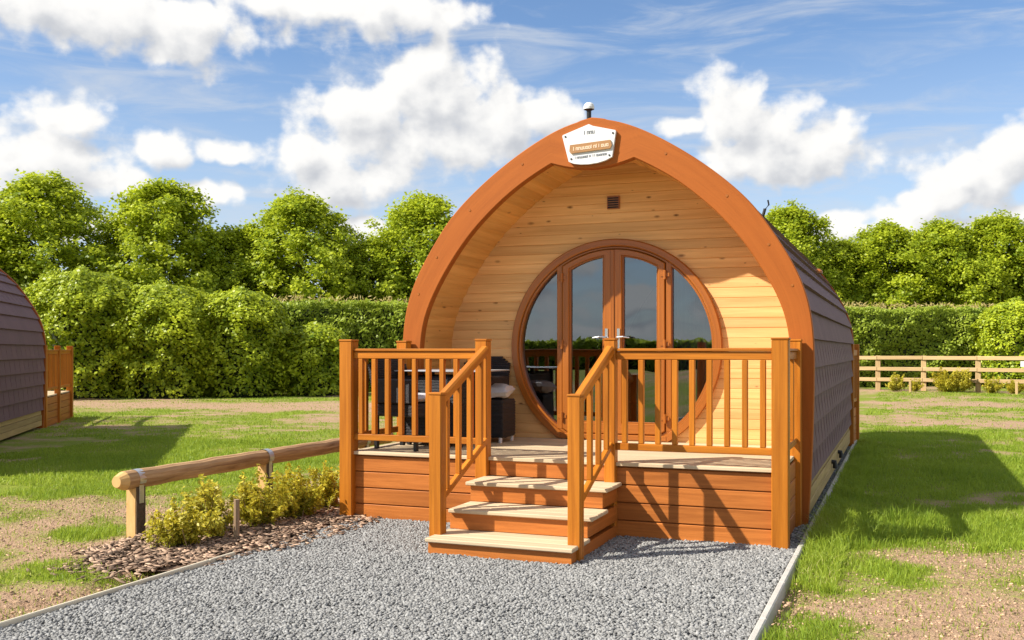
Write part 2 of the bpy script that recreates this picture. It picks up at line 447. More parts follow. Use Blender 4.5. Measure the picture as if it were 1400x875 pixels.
s = MB()
s.poly([(-1.80, -14, 0.0), (1.955, -14, 0.0), (1.955, 9.7, 0.0), (-1.80, 9.7, 0.0)])
tag(s.build("gravel_drive", M["gravelbed"]), kind="structure")
s = MB()
xs = [(-2.75, -2.2), (-2.1, -2.35), (-1.82, -2.2), (-1.82, 0.2), (-1.9, 2.2), (-3.0, 2.4), (-2.95, 0.5), (-2.9, -1.2)]
s.poly([(x, y, 0.004) for x, y in xs]); tag(s.build("planting_bed", M["mulch"]), kind="structure")

# loose stones
ico_v = []; ph = (1 + 5 ** 0.5) / 2
for a_, b_ in ((1, ph), (-1, ph), (1, -ph), (-1, -ph)):
    ico_v += [(0, a_, b_), (a_, b_, 0), (b_, 0, a_)]
ico_v = np.array(ico_v) / math.sqrt(1 + ph * ph)
def hull(v):
    out = []
    n = len(v)
    for i in range(n):
        for j in range(i + 1, n):
            for k_ in range(j + 1, n):
                if all(abs(np.linalg.norm(v[p_] - v[q_]) - 1.0515) < 0.02 for p_, q_ in ((i, j), (j, k_), (i, k_))):
                    nrm = np.cross(v[j] - v[i], v[k_] - v[i])
                    out.append((i, j, k_) if nrm @ v[i] > 0 else (i, k_, j))
    return np.array(out)
ico_f = hull(ico_v)
def stones(pos, rad, squash, name, mat, tintv, lng=0.5):
    n = len(pos)
    nv = len(ico_v)
    jit = 1 + (rng.random((n, nv, 1)) - 0.5) * 0.7
    v = ico_v[None] * jit * rad[:, None, None]
    v = v * np.stack([1 + rng.random(n) * lng, np.ones(n), squash], -1)[:, None, :]
    an = rng.random(n) * 6.283; ca, sa = np.cos(an)[:, None], np.sin(an)[:, None]
    tl = (rng.random((n, 1)) - 0.5) * 1.4
    x = v[..., 0] * ca - v[..., 1] * sa; y = v[..., 0] * sa + v[..., 1] * ca; z = v[..., 2] + x * tl * 0.7
    v = np.stack([x, y, z], -1) + pos[:, None, :]
    f = (ico_f[None] + (np.arange(n) * nv)[:, None, None]).reshape(-1, 3)
    return np_mesh(name, v.reshape(-1, 3), [f], [np.repeat(tintv, len(ico_f))], mat)
def gravel_pts(n, x0, x1, y0, y1):
    return np.stack([x0 + rng.random(n) * (x1 - x0), y0 + rng.random(n) * (y1 - y0)], -1)
p2 = np.concatenate([gravel_pts(112000, -1.80, 1.95, -4.3, 0.25), gravel_pts(700, 1.86, 1.95, 0.2, 9.5), gravel_pts(700, -1.82, -1.7, -3.8, 0.2)])
keep = ~((np.abs(p2[:, 0]) < 0.52) & (p2[:, 1] > -1.02) & (p2[:, 1] < 0.3))
# the left edge thins where bark has been kicked over it
p2 = p2[keep]
rad = 0.0056 + 0.0066 * rng.random(len(p2)) ** 1.5
pz = rad * 0.35 + 0.008 * rng.random(len(p2)) + (fbm(p2[:, 0] * 3, p2[:, 1] * 3, 40, 2) - 0.35) * 0.02
tv = np.clip(rng.normal(0.5, 0.22, len(p2)), 0.02, 1)
me = stones(np.column_stack([p2, pz]), rad, 0.55 + 0.4 * rng.random(len(p2)), "gravel", M["stone"], tv)
tag(np_obj("gravel", me), "loose grey gravel chippings covering the drive before the steps", "gravel", kind="stuff")
# bark chips
n = 11000
bx = -2.95 + rng.random(n * 2) * 1.45; by = -2.75 + rng.random(n * 2) * 4.9
lim = -1.83 + 0.30 * np.clip(by + 1.9, 0, 1) * np.clip((0.6 - by) / 1.0, 0, 1) + 0.12 * (vnoise(by * 3, by * 0, 5) - 0.5)
dens = np.where(bx < -1.85, 0.85, 0.30) * np.where(by < -2.1, np.clip((by + 2.75) / 0.65, 0, 1) * (bx > -2.75) * (bx < -2.0) * 0.7, 1.0)
kp = (bx < lim + rng.random(len(bx)) * 0.12) & (rng.random(len(bx)) < dens)
bx, by = bx[kp][:n], by[kp][:n]
rad = 0.009 + 0.013 * rng.random(len(bx))
me = stones(np.column_stack([bx, by, 0.012 + 0.022 * rng.random(len(bx))]), rad, 0.16 + 0.2 * rng.random(len(bx)), "bark_chippings", M["bark"], np.clip(rng.random(len(bx)) ** 1.4, 0, 1), 1.8)
tag(np_obj("bark_chippings", me), "brown bark chippings spread under the golden shrubs", "bark", kind="stuff")

# edging strips beside the gravel
s = MB()
y = -14.0
while y < -1.75:
    y1 = min(y + 2.4, -1.72)
    s.bar((-1.812, y, 0.004), (-1.812, y1 - 0.004, 0.004), 0.022, 0.075, ch=0.005); y = y1
tag(s.build("timber_edging", M["edging"]), "thin bleached timber edging along the left side of the gravel", "edging")
s = MB()
y = -14.0
while y < 9.6:
    y1 = min(y + 0.914, 9.6)
    s.bar((1.982, y, -0.014), (1.982, y1 - 0.006, -0.014), 0.042, 0.10, ch=0.008); y = y1
tag(s.build("kerb_edging", M["concrete"]), "pale concrete kerb edging along the right side of the gravel and pod", "kerb")

# ------------------------------------------------------------------ grass blades
def blades(n, x0, x1, y0, y1, hmin, hmax, wid, thr=0.34, clump=0.0):
    x = x0 + rng.random(n) * (x1 - x0); y = y0 + rng.random(n) * (y1 - y0)
    g = turfness(x, y)
    pr = np.clip((g - thr) / 0.30, 0.0, 1) ** 1.2 + 0.12
    ok = rng.random(n) < pr
    ok &= ~((x > -1.84) & (x < 2.02) & (y < 9.7))
    ok &= ~((x > -2.85) & (x < -1.8) & (y > -2.3) & (y < 2.3))
    # nothing grows inside the neighbouring pod's footprint
    dx = x + 14.33; dy = y - 5.70
    lx = dx * -0.805 + dy * -0.593; ly = -(dx * -0.593 + dy * 0.805)
    ok &= ~((np.abs(lx) < 1.96) & (ly > -3.0) & (ly < 8.2))
    x, y, g = x[ok], y[ok], g[ok]; n = len(x)
    h = (hmin + (hmax - hmin) * rng.random(n) ** 1.6) * np.clip(0.55 + (g - thr) * 1.5, 0.65, 1.5) * (0.55 + 0.9 * fbm(x * 1.7, y * 1.7, 33, 3))
    w = wid * (0.7 + 0.6 * rng.random(n))
    an = rng.random(n) * 6.283; ca, sa = np.cos(an), np.sin(an)
    le = (rng.random(n) ** 0.8) * 0.95 * h; la = rng.random(n) * 6.283
    lx, ly = np.cos(la) * le, np.sin(la) * le
    z = gheight(x, y) - 0.004
    z = np.where((np.abs(x) < 2.2), -0.02, z)
    base = np.stack([x, y, z], -1); side = np.stack([ca * w, sa * w, 0 * w], -1)
    mid = base + np.stack([lx * 0.35, ly * 0.35, h * 0.6], -1); tip = base + np.stack([lx, ly, h * (1 - 0.25 * (le / h))], -1)
    v = np.stack([base - side, base + side, mid + side * 0.75, mid - side * 0.75, tip], 1).reshape(-1, 3)
    o = np.arange(n)[:, None] * 5
    qd = o + np.array([[0, 1, 2, 3]]); tr = o + np.array([[3, 2, 4]])
    t = np.clip(0.55 * fbm(x * 1.1, y * 1.1, 50, 3) + 0.55 * rng.random(n) - 0.05, 0, 1)
    return v, qd, tr, t
V_, Q_, T_, C_ = [], [], [], []
off = 0
for args in ((100000, 2.0, 4.6, -2.9, 3.0, 0.018, 0.068, 0.0026), (90000, 2.0, 6.5, 3.0, 13.0, 0.028, 0.075, 0.0042),
             (42000, 1.9, 9.0, 13.0, 34.0, 0.03, 0.07, 0.009), (26000, 2.0, 2.3, -1.2, 9.5, 0.05, 0.13, 0.003), (7000, 2.05, 3.4, 0.2, 1.7, 0.05, 0.13, 0.003),
             (80000, -6.0, -1.8, -3.9, 1.0, 0.022, 0.075, 0.0028), (90000, -9.5, -1.9, 0.5, 6.0, 0.022, 0.06, 0.0042),
             (80000, -19.0, -1.9, 5.5, 16.0, 0.02, 0.055, 0.007), (26000, -23, -6, 14, 22, 0.025, 0.06, 0.010)):
    v, qd, tr, t = blades(*args)
    V_.append(v); Q_.append(qd + off); T_.append(tr + off); C_.append(t); off += len(v)
me = np_mesh("grass", np.concatenate(V_), [np.concatenate(Q_), np.concatenate(T_)], [np.concatenate(C_), np.concatenate(C_)], M["blade"])
tag(np_obj("grass", me), "patchy green grass growing over the worn soil on both sides", "grass", kind="stuff")

n = 26000
cx_ = np.concatenate([2.03 + rng.random(n // 2) * 3.0, -6.5 + rng.random(n // 2) * 4.6]); cy_ = np.concatenate([-3.2 + rng.random(n // 2) * 5.5, -4.0 + rng.random(n // 2) * 5.0])
ok = (turfness(cx_, cy_) < 0.55) & ~((cx_ > -2.8) & (cx_ < -1.78) & (cy_ > -2.4))
cx_, cy_ = cx_[ok], cy_[ok]
rad = 0.003 + 0.008 * rng.random(len(cx_)) ** 3
me = stones(np.column_stack([cx_, cy_, gheight(cx_, cy_) + rad * 0.2]), rad, 0.5 + 0.4 * rng.random(len(cx_)), "soil_crumbs", plain("soil_crumb", (0.38, 0.255, 0.165), 0.9, 0, 1.3, 0.2, 40, 0.1), rng.random(len(cx_)), 1.0)
tag(np_obj("soil_crumbs", me), "crumbs of dry soil and small stones lying on the bare patches", "soil", kind="stuff")

# ------------------------------------------------------------------ the glamping pod (local: arch face y=0, wall y=.70, back y=7.95)
def crom(pts, per=6):
    out = []
    P = [pts[0]] + list(pts) + [pts[-1]]
    for i in range(1, len(P) - 2):
        p0, p1, p2, p3 = P[i - 1:i + 3]
        for k in range(per):
            t = k / per
            out.append(tuple(0.5 * (2 * b + (c - a) * t + (2 * a - 5 * b + 4 * c - d) * t * t + (3 * b - a - 3 * c + d) * t ** 3) for a, b, c, d in zip(p0, p1, p2, p3)))
    out.append(tuple(pts[-1])); return out
OUT = [(0, 3.685), (0.30, 3.605), (0.54, 3.495), (0.795, 3.345), (1.055, 3.165), (1.283, 2.975), (1.465, 2.80), (1.61, 2.588), (1.76, 2.355), (1.85, 2.19), (1.93, 1.985), (1.97, 1.79), (1.99, 1.5), (1.985, 1.2), (1.98, 0.86), (1.955, 0.29), (1.935, 0.0)]
INN = [(0, 3.43), (0.21, 3.36), (0.41, 3.268), (0.58, 3.175), (0.78, 3.055), (0.99, 2.885), (1.20, 2.69), (1.385, 2.465), (1.555, 2.21), (1.655, 2.03), (1.74, 1.84), (1.782, 1.63), (1.79, 1.4), (1.788, 1.2), (1.785, 0.9), (1.77, 0.4), (1.75, 0.0)]
outh, innh = crom(OUT), crom(INN)
def both(h): return [(-x, z) for x, z in reversed(h)] + [(x, z) for x, z in h[1:]]
def resample(pl, n):
    P = np.array(pl); d = np.concatenate([[0], np.cumsum(np.hypot(*np.diff(P, axis=0).T))])
    t = np.linspace(0, d[-1], n)
    return [(float(np.interp(a, d, P[:, 0])), float(np.interp(a, d, P[:, 1]))) for a in t]
def smooth(h, n=120, sig=4.0):
    P_ = np.array(resample(h, n)); full = np.concatenate([P_[1:40][::-1] * [-1, 1], P_, 2 * P_[-1] - P_[-40:-1][::-1]])
    k_ = np.exp(-0.5 * (np.arange(-15, 16) / sig) ** 2); k_ /= k_.sum()
    S = np.column_stack([np.convolve(full[:, 0], k_, "same"), np.convolve(full[:, 1], k_, "same")])[39:39 + n]
    S[:4] = P_[:4] * 0.6 + S[:4] * 0.4; S[0, 0] = 0; S[-1, 1] = 0
    return [tuple(map(float, q_)) for q_ in S]
outh, innh = smooth(outh, 120, 4.0), smooth(innh, 120, 4.0)
def halfwidth(h, z):
    P = np.array(h)[::-1]; return float(np.interp(z, P[:, 1], P[:, 0]))

POD_TOP = 3.68
ROOT = (0, 1.25, 0)
pod = thing("glamping_pod", "arched timber glamping pod with round glazed doors behind the deck", "glamping pod", ROOT)
def inset(h, d):
    P = np.array(both(h)); T = np.gradient(P, axis=0); T /= np.linalg.norm(T, axis=1)[:, None]
    Nn = np.stack([-T[:, 1], T[:, 0]], -1)
    Q = P - Nn * d; Q[len(Q) // 2, 0] = 0
    return [tuple(map(float, q_)) for q_ in Q]

# arch band, with the dropped scallop behind the sign
inn_b = both(innh)
def scallop(p):
    x, z = p
    if abs(x) < 0.40:
        return (x, 3.195 + 0.073 * (abs(x) / 0.40) ** 1.9)
    return p
inn_b = [scallop(p) for p in inn_b]
s = MB(); s.ring(both(outh), inn_b, -0.05, 0.04, 0.5, closed=False, bev=0.008)
arch = s.build("arch_band", M["band"], pod)
s = MB()
for sx in (-1, 1):
    for q_ in (0.75, 1.30, 1.66, 1.86):
        z_ = float(np.interp(q_, [p[0] for p in outh[:70]], [p[1] for p in outh[:70]]))
        cx, cz = sx * (q_ - 0.055), z_ - 0.085
        s = MB(); s.prism([(cx + 0.013 * math.cos(a_), cz + 0.013 * math.sin(a_)) for a_ in np.linspace(0, 6.283, 9)[:-1]], -0.054, -0.049, 0.4)
        s.build("screw_cap", M["upvc"], arch)
rear = MB(); rear.ring(inset(outh, 0.015), inset(outh, 0.17), 7.86, 7.99, 0.5, closed=False)
rear.build("rear_arch_band", M["band"], pod)

# soffit boards following the inner curve
soff = resample(both(innh), 1 + 74 * 4)
s = MB(); t = 0.5
for i in range(len(soff) - 1):
    if i % 4 == 0: t = random.random(); o_ = random.random() * 40
    (x0, z0), (x1, z1) = soff[i], soff[i + 1]
    cx, cz = 0, 1.6
    def push(x, z, d):
        v_ = Vector((x - cx, z - cz)).normalized(); return (x + v_.x * d, z + v_.y * d)
    if z0 < 0.05 and z1 < 0.05: continue
    a0 = push(x0, z0, 0.012 if i % 4 == 0 else 0.004); a1 = push(x1, z1, 0.012 if i % 4 == 3 else 0.004)
    vv = (i % 4) * 0.03
    s.poly([(a0[0], 0.03, a0[1]), (a1[0], 0.03, a1[1]), (a1[0], 0.74, a1[1]), (a0[0], 0.74, a0[1])],
           [(o_, vv + o_), (o_, vv + 0.03 + o_), (0.65 + o_, vv + 0.03 + o_), (0.65 + o_, vv + o_)], t)
s.build("soffit_lining", M["soffit"], pod)

# pine wall with the round opening
RC, ZC, YW = 1.085, 1.53, 0.70
s = MB(); nb = 30; hb = (3.46 - 0.55) / nb
for b_ in range(nb):
    zb = 0.55 + b_ * hb; t = random.random(); ou = random.random() * 30; ov = b_ * 1.7
    zs = [zb, zb + 0.005] + list(np.linspace(zb + 0.005, zb + hb - 0.005, 6)[1:-1]) + [zb + hb - 0.005, zb + hb]
    ys = [YW + 0.006] + [YW] * (len(zs) - 2) + [YW + 0.006]
    for (za, zt, ya, yt) in zip(zs, zs[1:], ys, ys[1:]):
        def hole(z): return math.sqrt(max(0, (RC - 0.03) ** 2 - (z - ZC) ** 2))
        wa, wt = halfwidth(innh, za) + 0.03, halfwidth(innh, zt) + 0.03
        ha, ht = hole(za), hole(zt)
        if za > 3.42: wa = max(wa, 0.05); wt = max(wt, 0.02)
        segs = [(-1, -1), (1, 1)] if max(ha, ht) > 0 else [(0, 0)]
        for sg, _ in segs:
            if sg == 0: xa0, xa1, xt0, xt1 = -wa, wa, -wt, wt
            elif sg < 0: xa0, xa1, xt0, xt1 = -wa, -ha, -wt, -ht
            else: xa0, xa1, xt0, xt1 = ha, wa, ht, wt
            s.poly([(xa0, ya, za), (xa1, ya, za), (xt1, yt, zt), (xt0, yt, zt)],
                   [(xa0 + ou, za - zb + ov), (xa1 + ou, za - zb + ov), (xt1 + ou, zt - zb + ov), (xt0 + ou, zt - zb + ov)], t)
wall = s.build("front_wall", M["pine"], pod)
s = MB(); s.box((-0.065, YW - 0.02, 2.915), (0.065, YW + 0.01, 3.045), 0.004)
vent = s.build("wall_vent", M["upvc"], pod)
s = MB()
for k_ in range(5): s.box((-0.055, YW - 0.027, 2.925 + k_ * 0.023), (0.055, YW - 0.018, 2.938 + k_ * 0.023), 0.002)
s.build("vent_louvre", M["under"], vent)

# door ring and threshold
def arc(r, a0, a1, n): return [(r * math.cos(a_), ZC + r * math.sin(a_)) for a_ in np.linspace(a0, a1, n)]
zf = 0.605
def ringarc(r, n=90):
    a_ = math.asin((zf - ZC) / r) if r > ZC - zf else -math.pi / 2
    return arc(r, a_, math.pi - a_, n)
s = MB(); s.ring(ringarc(RC), ringarc(RC - 0.075), YW - 0.055, YW + 0.09, 0.5, closed=False, bev=0.012)
s.ring(ringarc(RC - 0.0755), ringarc(RC - 0.10), YW - 0.028, YW + 0.085, 0.2, closed=False, bev=0.006)
dfr = s.build("door_frame", M["upvc"], pod)
s = MB(); s.box((-0.55, YW - 0.06, 0.603), (0.55, YW + 0.09, 0.66), 0.008)
s.build("threshold", M["upvc"], dfr)
ri = RC - 0.101
def region(x0, x1, r, zb, n=22):
    """outline of the part of the disc between two verticals, above zb"""
    def zt(x): return ZC + math.sqrt(max(1e-6, r * r - x * x))
    def zl(x): return max(zb, ZC - math.sqrt(max(1e-6, r * r - x * x)))
    bot = [(x, zl(x)) for x in np.linspace(x0, x1, n)]
    top = [(x, zt(x)) for x in np.linspace(x1, x0, n)]
    return bot + top
for sg in (-1, 1):
    # fixed side light: the mullion and pane beyond the door leaf
    xa, xb = 0.532, 0.592
    mu = MB(); zt_ = math.sqrt(ri ** 2 - xb ** 2)
    zz = math.sqrt((ri + 0.02) ** 2 - 0.562 ** 2)
    mu.box((min(sg * xa, sg * xb) + 0.001, YW - 0.03, max(0.66, ZC - zz)), (max(sg * xa, sg * xb), YW + 0.08, ZC + zz), 0.006)
    mu.build("mullion", M["upvc"], dfr)
    g_ = MB()
    xs_ = np.linspace(xb, ri - 0.002, 26)
    up_ = [(sg * x, ZC + math.sqrt(max(0, (ri + 0.01) ** 2 - x * x))) for x in xs_]
    lo_ = [(sg * x, ZC - math.sqrt(max(0, (ri + 0.01) ** 2 - x * x))) for x in xs_]
    pts = lo_ + up_[::-1]
    if sg < 0: pts = pts[::-1]
    g_.poly([(x, YW + 0.03, z) for x, z in pts]); g_.build("side_pane", M["glass"], dfr)
    # door leaf
    x0, x1 = (0.004, 0.529) if sg > 0 else (-0.529, -0.004)
    o_ = region(x0, x1, ri - 0.004, 0.665); i_ = region(x0 + 0.092, x1 - 0.072, ri - 0.064, 0.665 + 0.11) if sg > 0 else region(x0 + 0.072, x1 - 0.092, ri - 0.064, 0.665 + 0.11)
    d_ = MB(); d_.ring(o_, i_, YW - 0.045, YW + 0.03, 0.6, bev=0.01)
    i2 = [(x * 0.985 + 0.015 * (x0 + x1) / 2, z * 0.985 + 0.015 * 1.6) for x, z in i_]
    d_.ring(i_, [((x - (x0 + x1) / 2) * 0.93 + (x0 + x1) / 2, (z - 1.6) * 0.985 + 1.6) for x, z in i_], YW - 0.03, YW + 0.025, 0.2, bev=0.004)
    leaf = d_.build("door_leaf", M["upvc"], pod)
    g_ = MB(); g_.poly([(x, YW + 0.005, z) for x, z in i_]); g_.build("glass_pane", M["glass"], leaf)
    h_ = MB(); hx = sg * 0.062
    h_.box((hx - 0.016, YW - 0.055, 1.48), (hx + 0.016, YW - 0.042, 1.72), 0.005, 0.5)
    h_.tube([(hx, YW - 0.05, 1.63), (hx, YW - 0.105, 1.63)], 0.010, 10)
    h_.tube([(hx, YW - 0.10, 1.63), (hx + sg * 0.06, YW - 0.105, 1.635), (hx + sg * 0.125, YW - 0.10, 1.625)], [0.011, 0.010, 0.008], 10)
    h_.tube([(hx, YW - 0.054, 1.53), (hx, YW - 0.066, 1.53)], 0.011, 10)
    h_.build("door_handle", M["chrome"], leaf)
    for zh in (0.83, 1.56, 2.24):
        k_ = MB(); k_.tube([(sg * 0.531, YW - 0.058, zh - 0.045), (sg * 0.531, YW - 0.058, zh + 0.045)], 0.014, 10)
        k_.box((sg * 0.531 - 0.045, YW - 0.052, zh - 0.018), (sg * 0.531 + 0.045, YW - 0.044, zh + 0.018), 0.003)
        k_.build("hinge", M["upvc"], leaf)
s = MB(); s.box((-0.018, YW - 0.056, 0.67), (0.018, YW - 0.040, ZC + ri - 0.01), 0.006); s.build("meeting_bead", M["upvc"], pod)

# shell: courses of shingles over a dark underlay
prof = resample(inset(outh, 0.055), 160)
prof = [p for p in prof if p[1] > 0.30]
s = MB(); ya, yb = 0.03, 7.9
for (x0, z0), (x1, z1) in zip(prof, prof[1:]):
    s.poly([(x0, ya, z0), (x0, yb, z0), (x1, yb, z1), (x1, ya, z1)])
under = s.build("roof_shell", M["under"], pod)
s = MB()
half = [p for p in inset(outh, 0.05) if p[0] >= 0][0:]
half = sorted(half, key=lambda p: p[1])
P = np.array([p for p in half if p[1] >= 0.33]); d = np.concatenate([[0], np.cumsum(np.hypot(*np.diff(P, axis=0).T))])
ncourse = 17; cw = d[-1] / ncourse
for sg in (-1, 1):
    for c_ in range(ncourse):
        a0, a1 = c_ * cw, min((c_ + 1) * cw + 0.02, d[-1])
        q0 = np.array([np.interp(a0, d, P[:, 0]), np.interp(a0, d, P[:, 1])]); q1 = np.array([np.interp(a1, d, P[:, 0]), np.interp(a1, d, P[:, 1])])
        qm = np.array([np.interp((a0 + a1) / 2, d, P[:, 0]), np.interp((a0 + a1) / 2, d, P[:, 1])])
        tt = (q1 - q0) / np.linalg.norm(q1 - q0); nn_ = np.array([tt[1], -tt[0]])
        b0 = q0 + nn_ * 0.044; b1 = q1 + nn_ * 0.010; bm = qm + nn_ * 0.022; e0 = q0 + nn_ * 0.012
        y = ya - random.random() * 0.28
        while y < yb:
            w_ = 0.36; y0, y1 = max(y, ya) + 0.0005, min(y + w_, yb); y += w_ + 0.0006
            if y1 - y0 < 0.03: continue
            t = random.random(); dn = random.uniform(-0.0003, 0.0003); ou = random.random() * 20
            bb0 = b0 + nn_ * dn - tt * random.uniform(0, 0.003)
            L0, Lm, L1 = [(sg * p_[0], p_[1]) for p_ in (bb0, bm, b1)]; E0 = (sg * e0[0], e0[1])
            for A, B in ((L0, Lm), (Lm, L1), (E0, L0)):
                pts = [(A[0], y0, A[1]), (A[0], y1, A[1]), (B[0], y1, B[1]), (B[0], y0, B[1])]
                if sg > 0: pts = pts
                s.poly(pts, None, t)
            for yy in (y0, y1):
                s.poly([(E0[0], yy, E0[1]), (L0[0], yy, L0[1]), (L1[0], yy, L1[1])], None, t)
s.build("shingle_cladding", M["shingle"], under)
s = MB()
for sg in (-1, 1):
    for k_ in range(3):
        s.bar((sg * (1.915 - 0.012 * (k_ == 0)), 0.10, 0.315 - k_ * 0.105), (sg * (1.915 - 0.012 * (k_ == 0)), 7.9, 0.315 - k_ * 0.105), 0.03, 0.099, ch=0.004)
s.build("skirting_board", M["skirt"], pod)
for yy in (3.1, 4.3):
    s = MB(); s.tube([(1.90, yy, 0.21), (1.965, yy, 0.21), (1.972, yy, 0.14)], 0.03, 10); s.build("drain_pipe", M["black"], pod)
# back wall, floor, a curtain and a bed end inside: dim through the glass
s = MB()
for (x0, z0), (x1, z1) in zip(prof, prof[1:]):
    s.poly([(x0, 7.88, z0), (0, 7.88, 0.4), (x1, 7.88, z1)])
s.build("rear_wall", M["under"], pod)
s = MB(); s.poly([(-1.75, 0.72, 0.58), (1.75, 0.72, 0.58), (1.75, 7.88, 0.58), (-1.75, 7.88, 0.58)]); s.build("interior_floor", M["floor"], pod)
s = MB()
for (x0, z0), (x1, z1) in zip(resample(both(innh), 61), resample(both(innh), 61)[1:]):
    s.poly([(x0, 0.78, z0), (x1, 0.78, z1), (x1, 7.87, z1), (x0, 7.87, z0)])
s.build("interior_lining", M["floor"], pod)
s = MB(); n_ = 44
for k_ in range(n_):
    xa, xb = 0.60 + 0.42 * k_ / n_, 0.60 + 0.42 * (k_ + 1) / n_
    f_ = lambda x: 0.86 + 0.025 * math.sin(x * 75)
    s.poly([(xa, f_(xa), 0.7), (xb, f_(xb), 0.7), (xb, f_(xb), 2.35), (xa, f_(xa), 2.35)], None, 0.5, True)
s.build("curtain", M["fabric"], pod)

# shield sign
def scaled(pts, k_, c): return [(c[0] + (x - c[0]) * k_, c[1] + (z - c[1]) * k_) for x, z in pts]
shield = [(-0.216, 3.267), (-0.17, 3.246), (-0.10, 3.234), (-0.02, 3.231), (0.07, 3.239), (0.14, 3.256), (0.203, 3.284), (0.238, 3.515), (0.235, 3.527), (0.02, 3.583), (-0.02, 3.603), (-0.06, 3.590), (-0.275, 3.520), (-0.279, 3.507)]
s = MB(); s.prism(shield, -0.085, -0.051); sign = s.build("sign_board", M["white"], pod, "white shield shaped sign with a wooden name strip")
def lin(x): return 0.003 + (x + 0.02) * 0.055
s = MB(); s.prism([(-0.205, 3.366 + lin(-0.2)), (-0.19, 3.345 + lin(-0.19)), (0.19, 3.345 + lin(0.19)), (0.205, 3.375 + lin(0.2)), (0.19, 3.425 + lin(0.19)), (-0.20, 3.425 + lin(-0.2))], -0.1, -0.086)
s.build("name_strip", M["signwood"], sign)
def strokes(name, x0, x1, z, h_, mat, y, gaps=()):
    q_ = MB(); x = x0; random.seed(3)
    while x < x1:
        if not any(a <= x <= b for a, b in gaps):
            k_ = random.choice("ilonu"); w_ = h_ * 0.55; zz = z + lin(x)
            q_.box((x, y - 0.002, zz), (x + h_ * 0.17, y, zz + h_ * (1.0 if k_ in "il" else 0.8)), 0)
            if k_ in "onu": q_.box((x + w_ * 0.8, y - 0.002, zz), (x + w_ * 0.8 + h_ * 0.17, y, zz + h_ * 0.8), 0)
            if k_ in "on": q_.box((x + h_ * 0.17, y - 0.002, zz + h_ * 0.65), (x + w_ * 0.8, y, zz + h_ * 0.8), 0)
            if k_ in "ou": q_.box((x + h_ * 0.17, y - 0.002, zz), (x + w_ * 0.8, y, zz + h_ * 0.15), 0)
        x += h_ * 0.72
    q_.build(name, mat, sign)
strokes("name_lettering", -0.165, 0.16, 3.368, 0.034, M["paleink"], -0.1005)
strokes("tag_lettering", -0.155, 0.155, 3.292, 0.024, M["ink"], -0.0855, ((-0.012, 0.006),))
strokes("top_lettering", -0.065, 0.03, 3.508, 0.036, M["ink"], -0.0855)
s = MB()
for x, z in ((-0.248, 3.502), (0.212, 3.502), (-0.19, 3.29), (0.178, 3.30)):
    s = MB(); s.prism([(x + 0.009 * math.cos(a_), z + 0.009 * math.sin(a_)) for a_ in np.linspace(0, 6.283, 9)[:-1]], -0.09, -0.0855)
    s.build("sign_screw", M["black"], sign)
# light on the ridge
s = MB(); s.lathe((-0.05, 0.02, 3.60), [(0.03, 0), (0.034, 0.07), (0.022, 0.075), (0.022, 0.15), (0.045, 0.17), (0.0, 0.172)])
fl = s.build("ridge_lamp", M["black"], pod)
s = MB(); s.lathe((-0.05, 0.02, 3.765), [(0.05, 0), (0.052, 0.02), (0.045, 0.045), (0.03, 0.06), (0.0, 0.066)]); s.build("lamp_globe", M["white"], fl)
# small fittings on the right-hand roof slope
s = MB(); s.tube([(1.30, 1.9, 2.90), (1.33, 1.9, 3.01)], 0.016, 8); s.tube([(1.33, 1.9, 3.0), (1.37, 1.9, 3.05), (1.36, 1.9, 3.10)], 0.009, 8)
s.build("roof_vent", M["black"], pod)
s = MB(); s.lathe((1.62, 5.2, 2.55), [(0.06, 0), (0.06, 0.03), (0.03, 0.06), (0, 0.065)], 12); s.build("flue_collar", M["upvc"], pod)

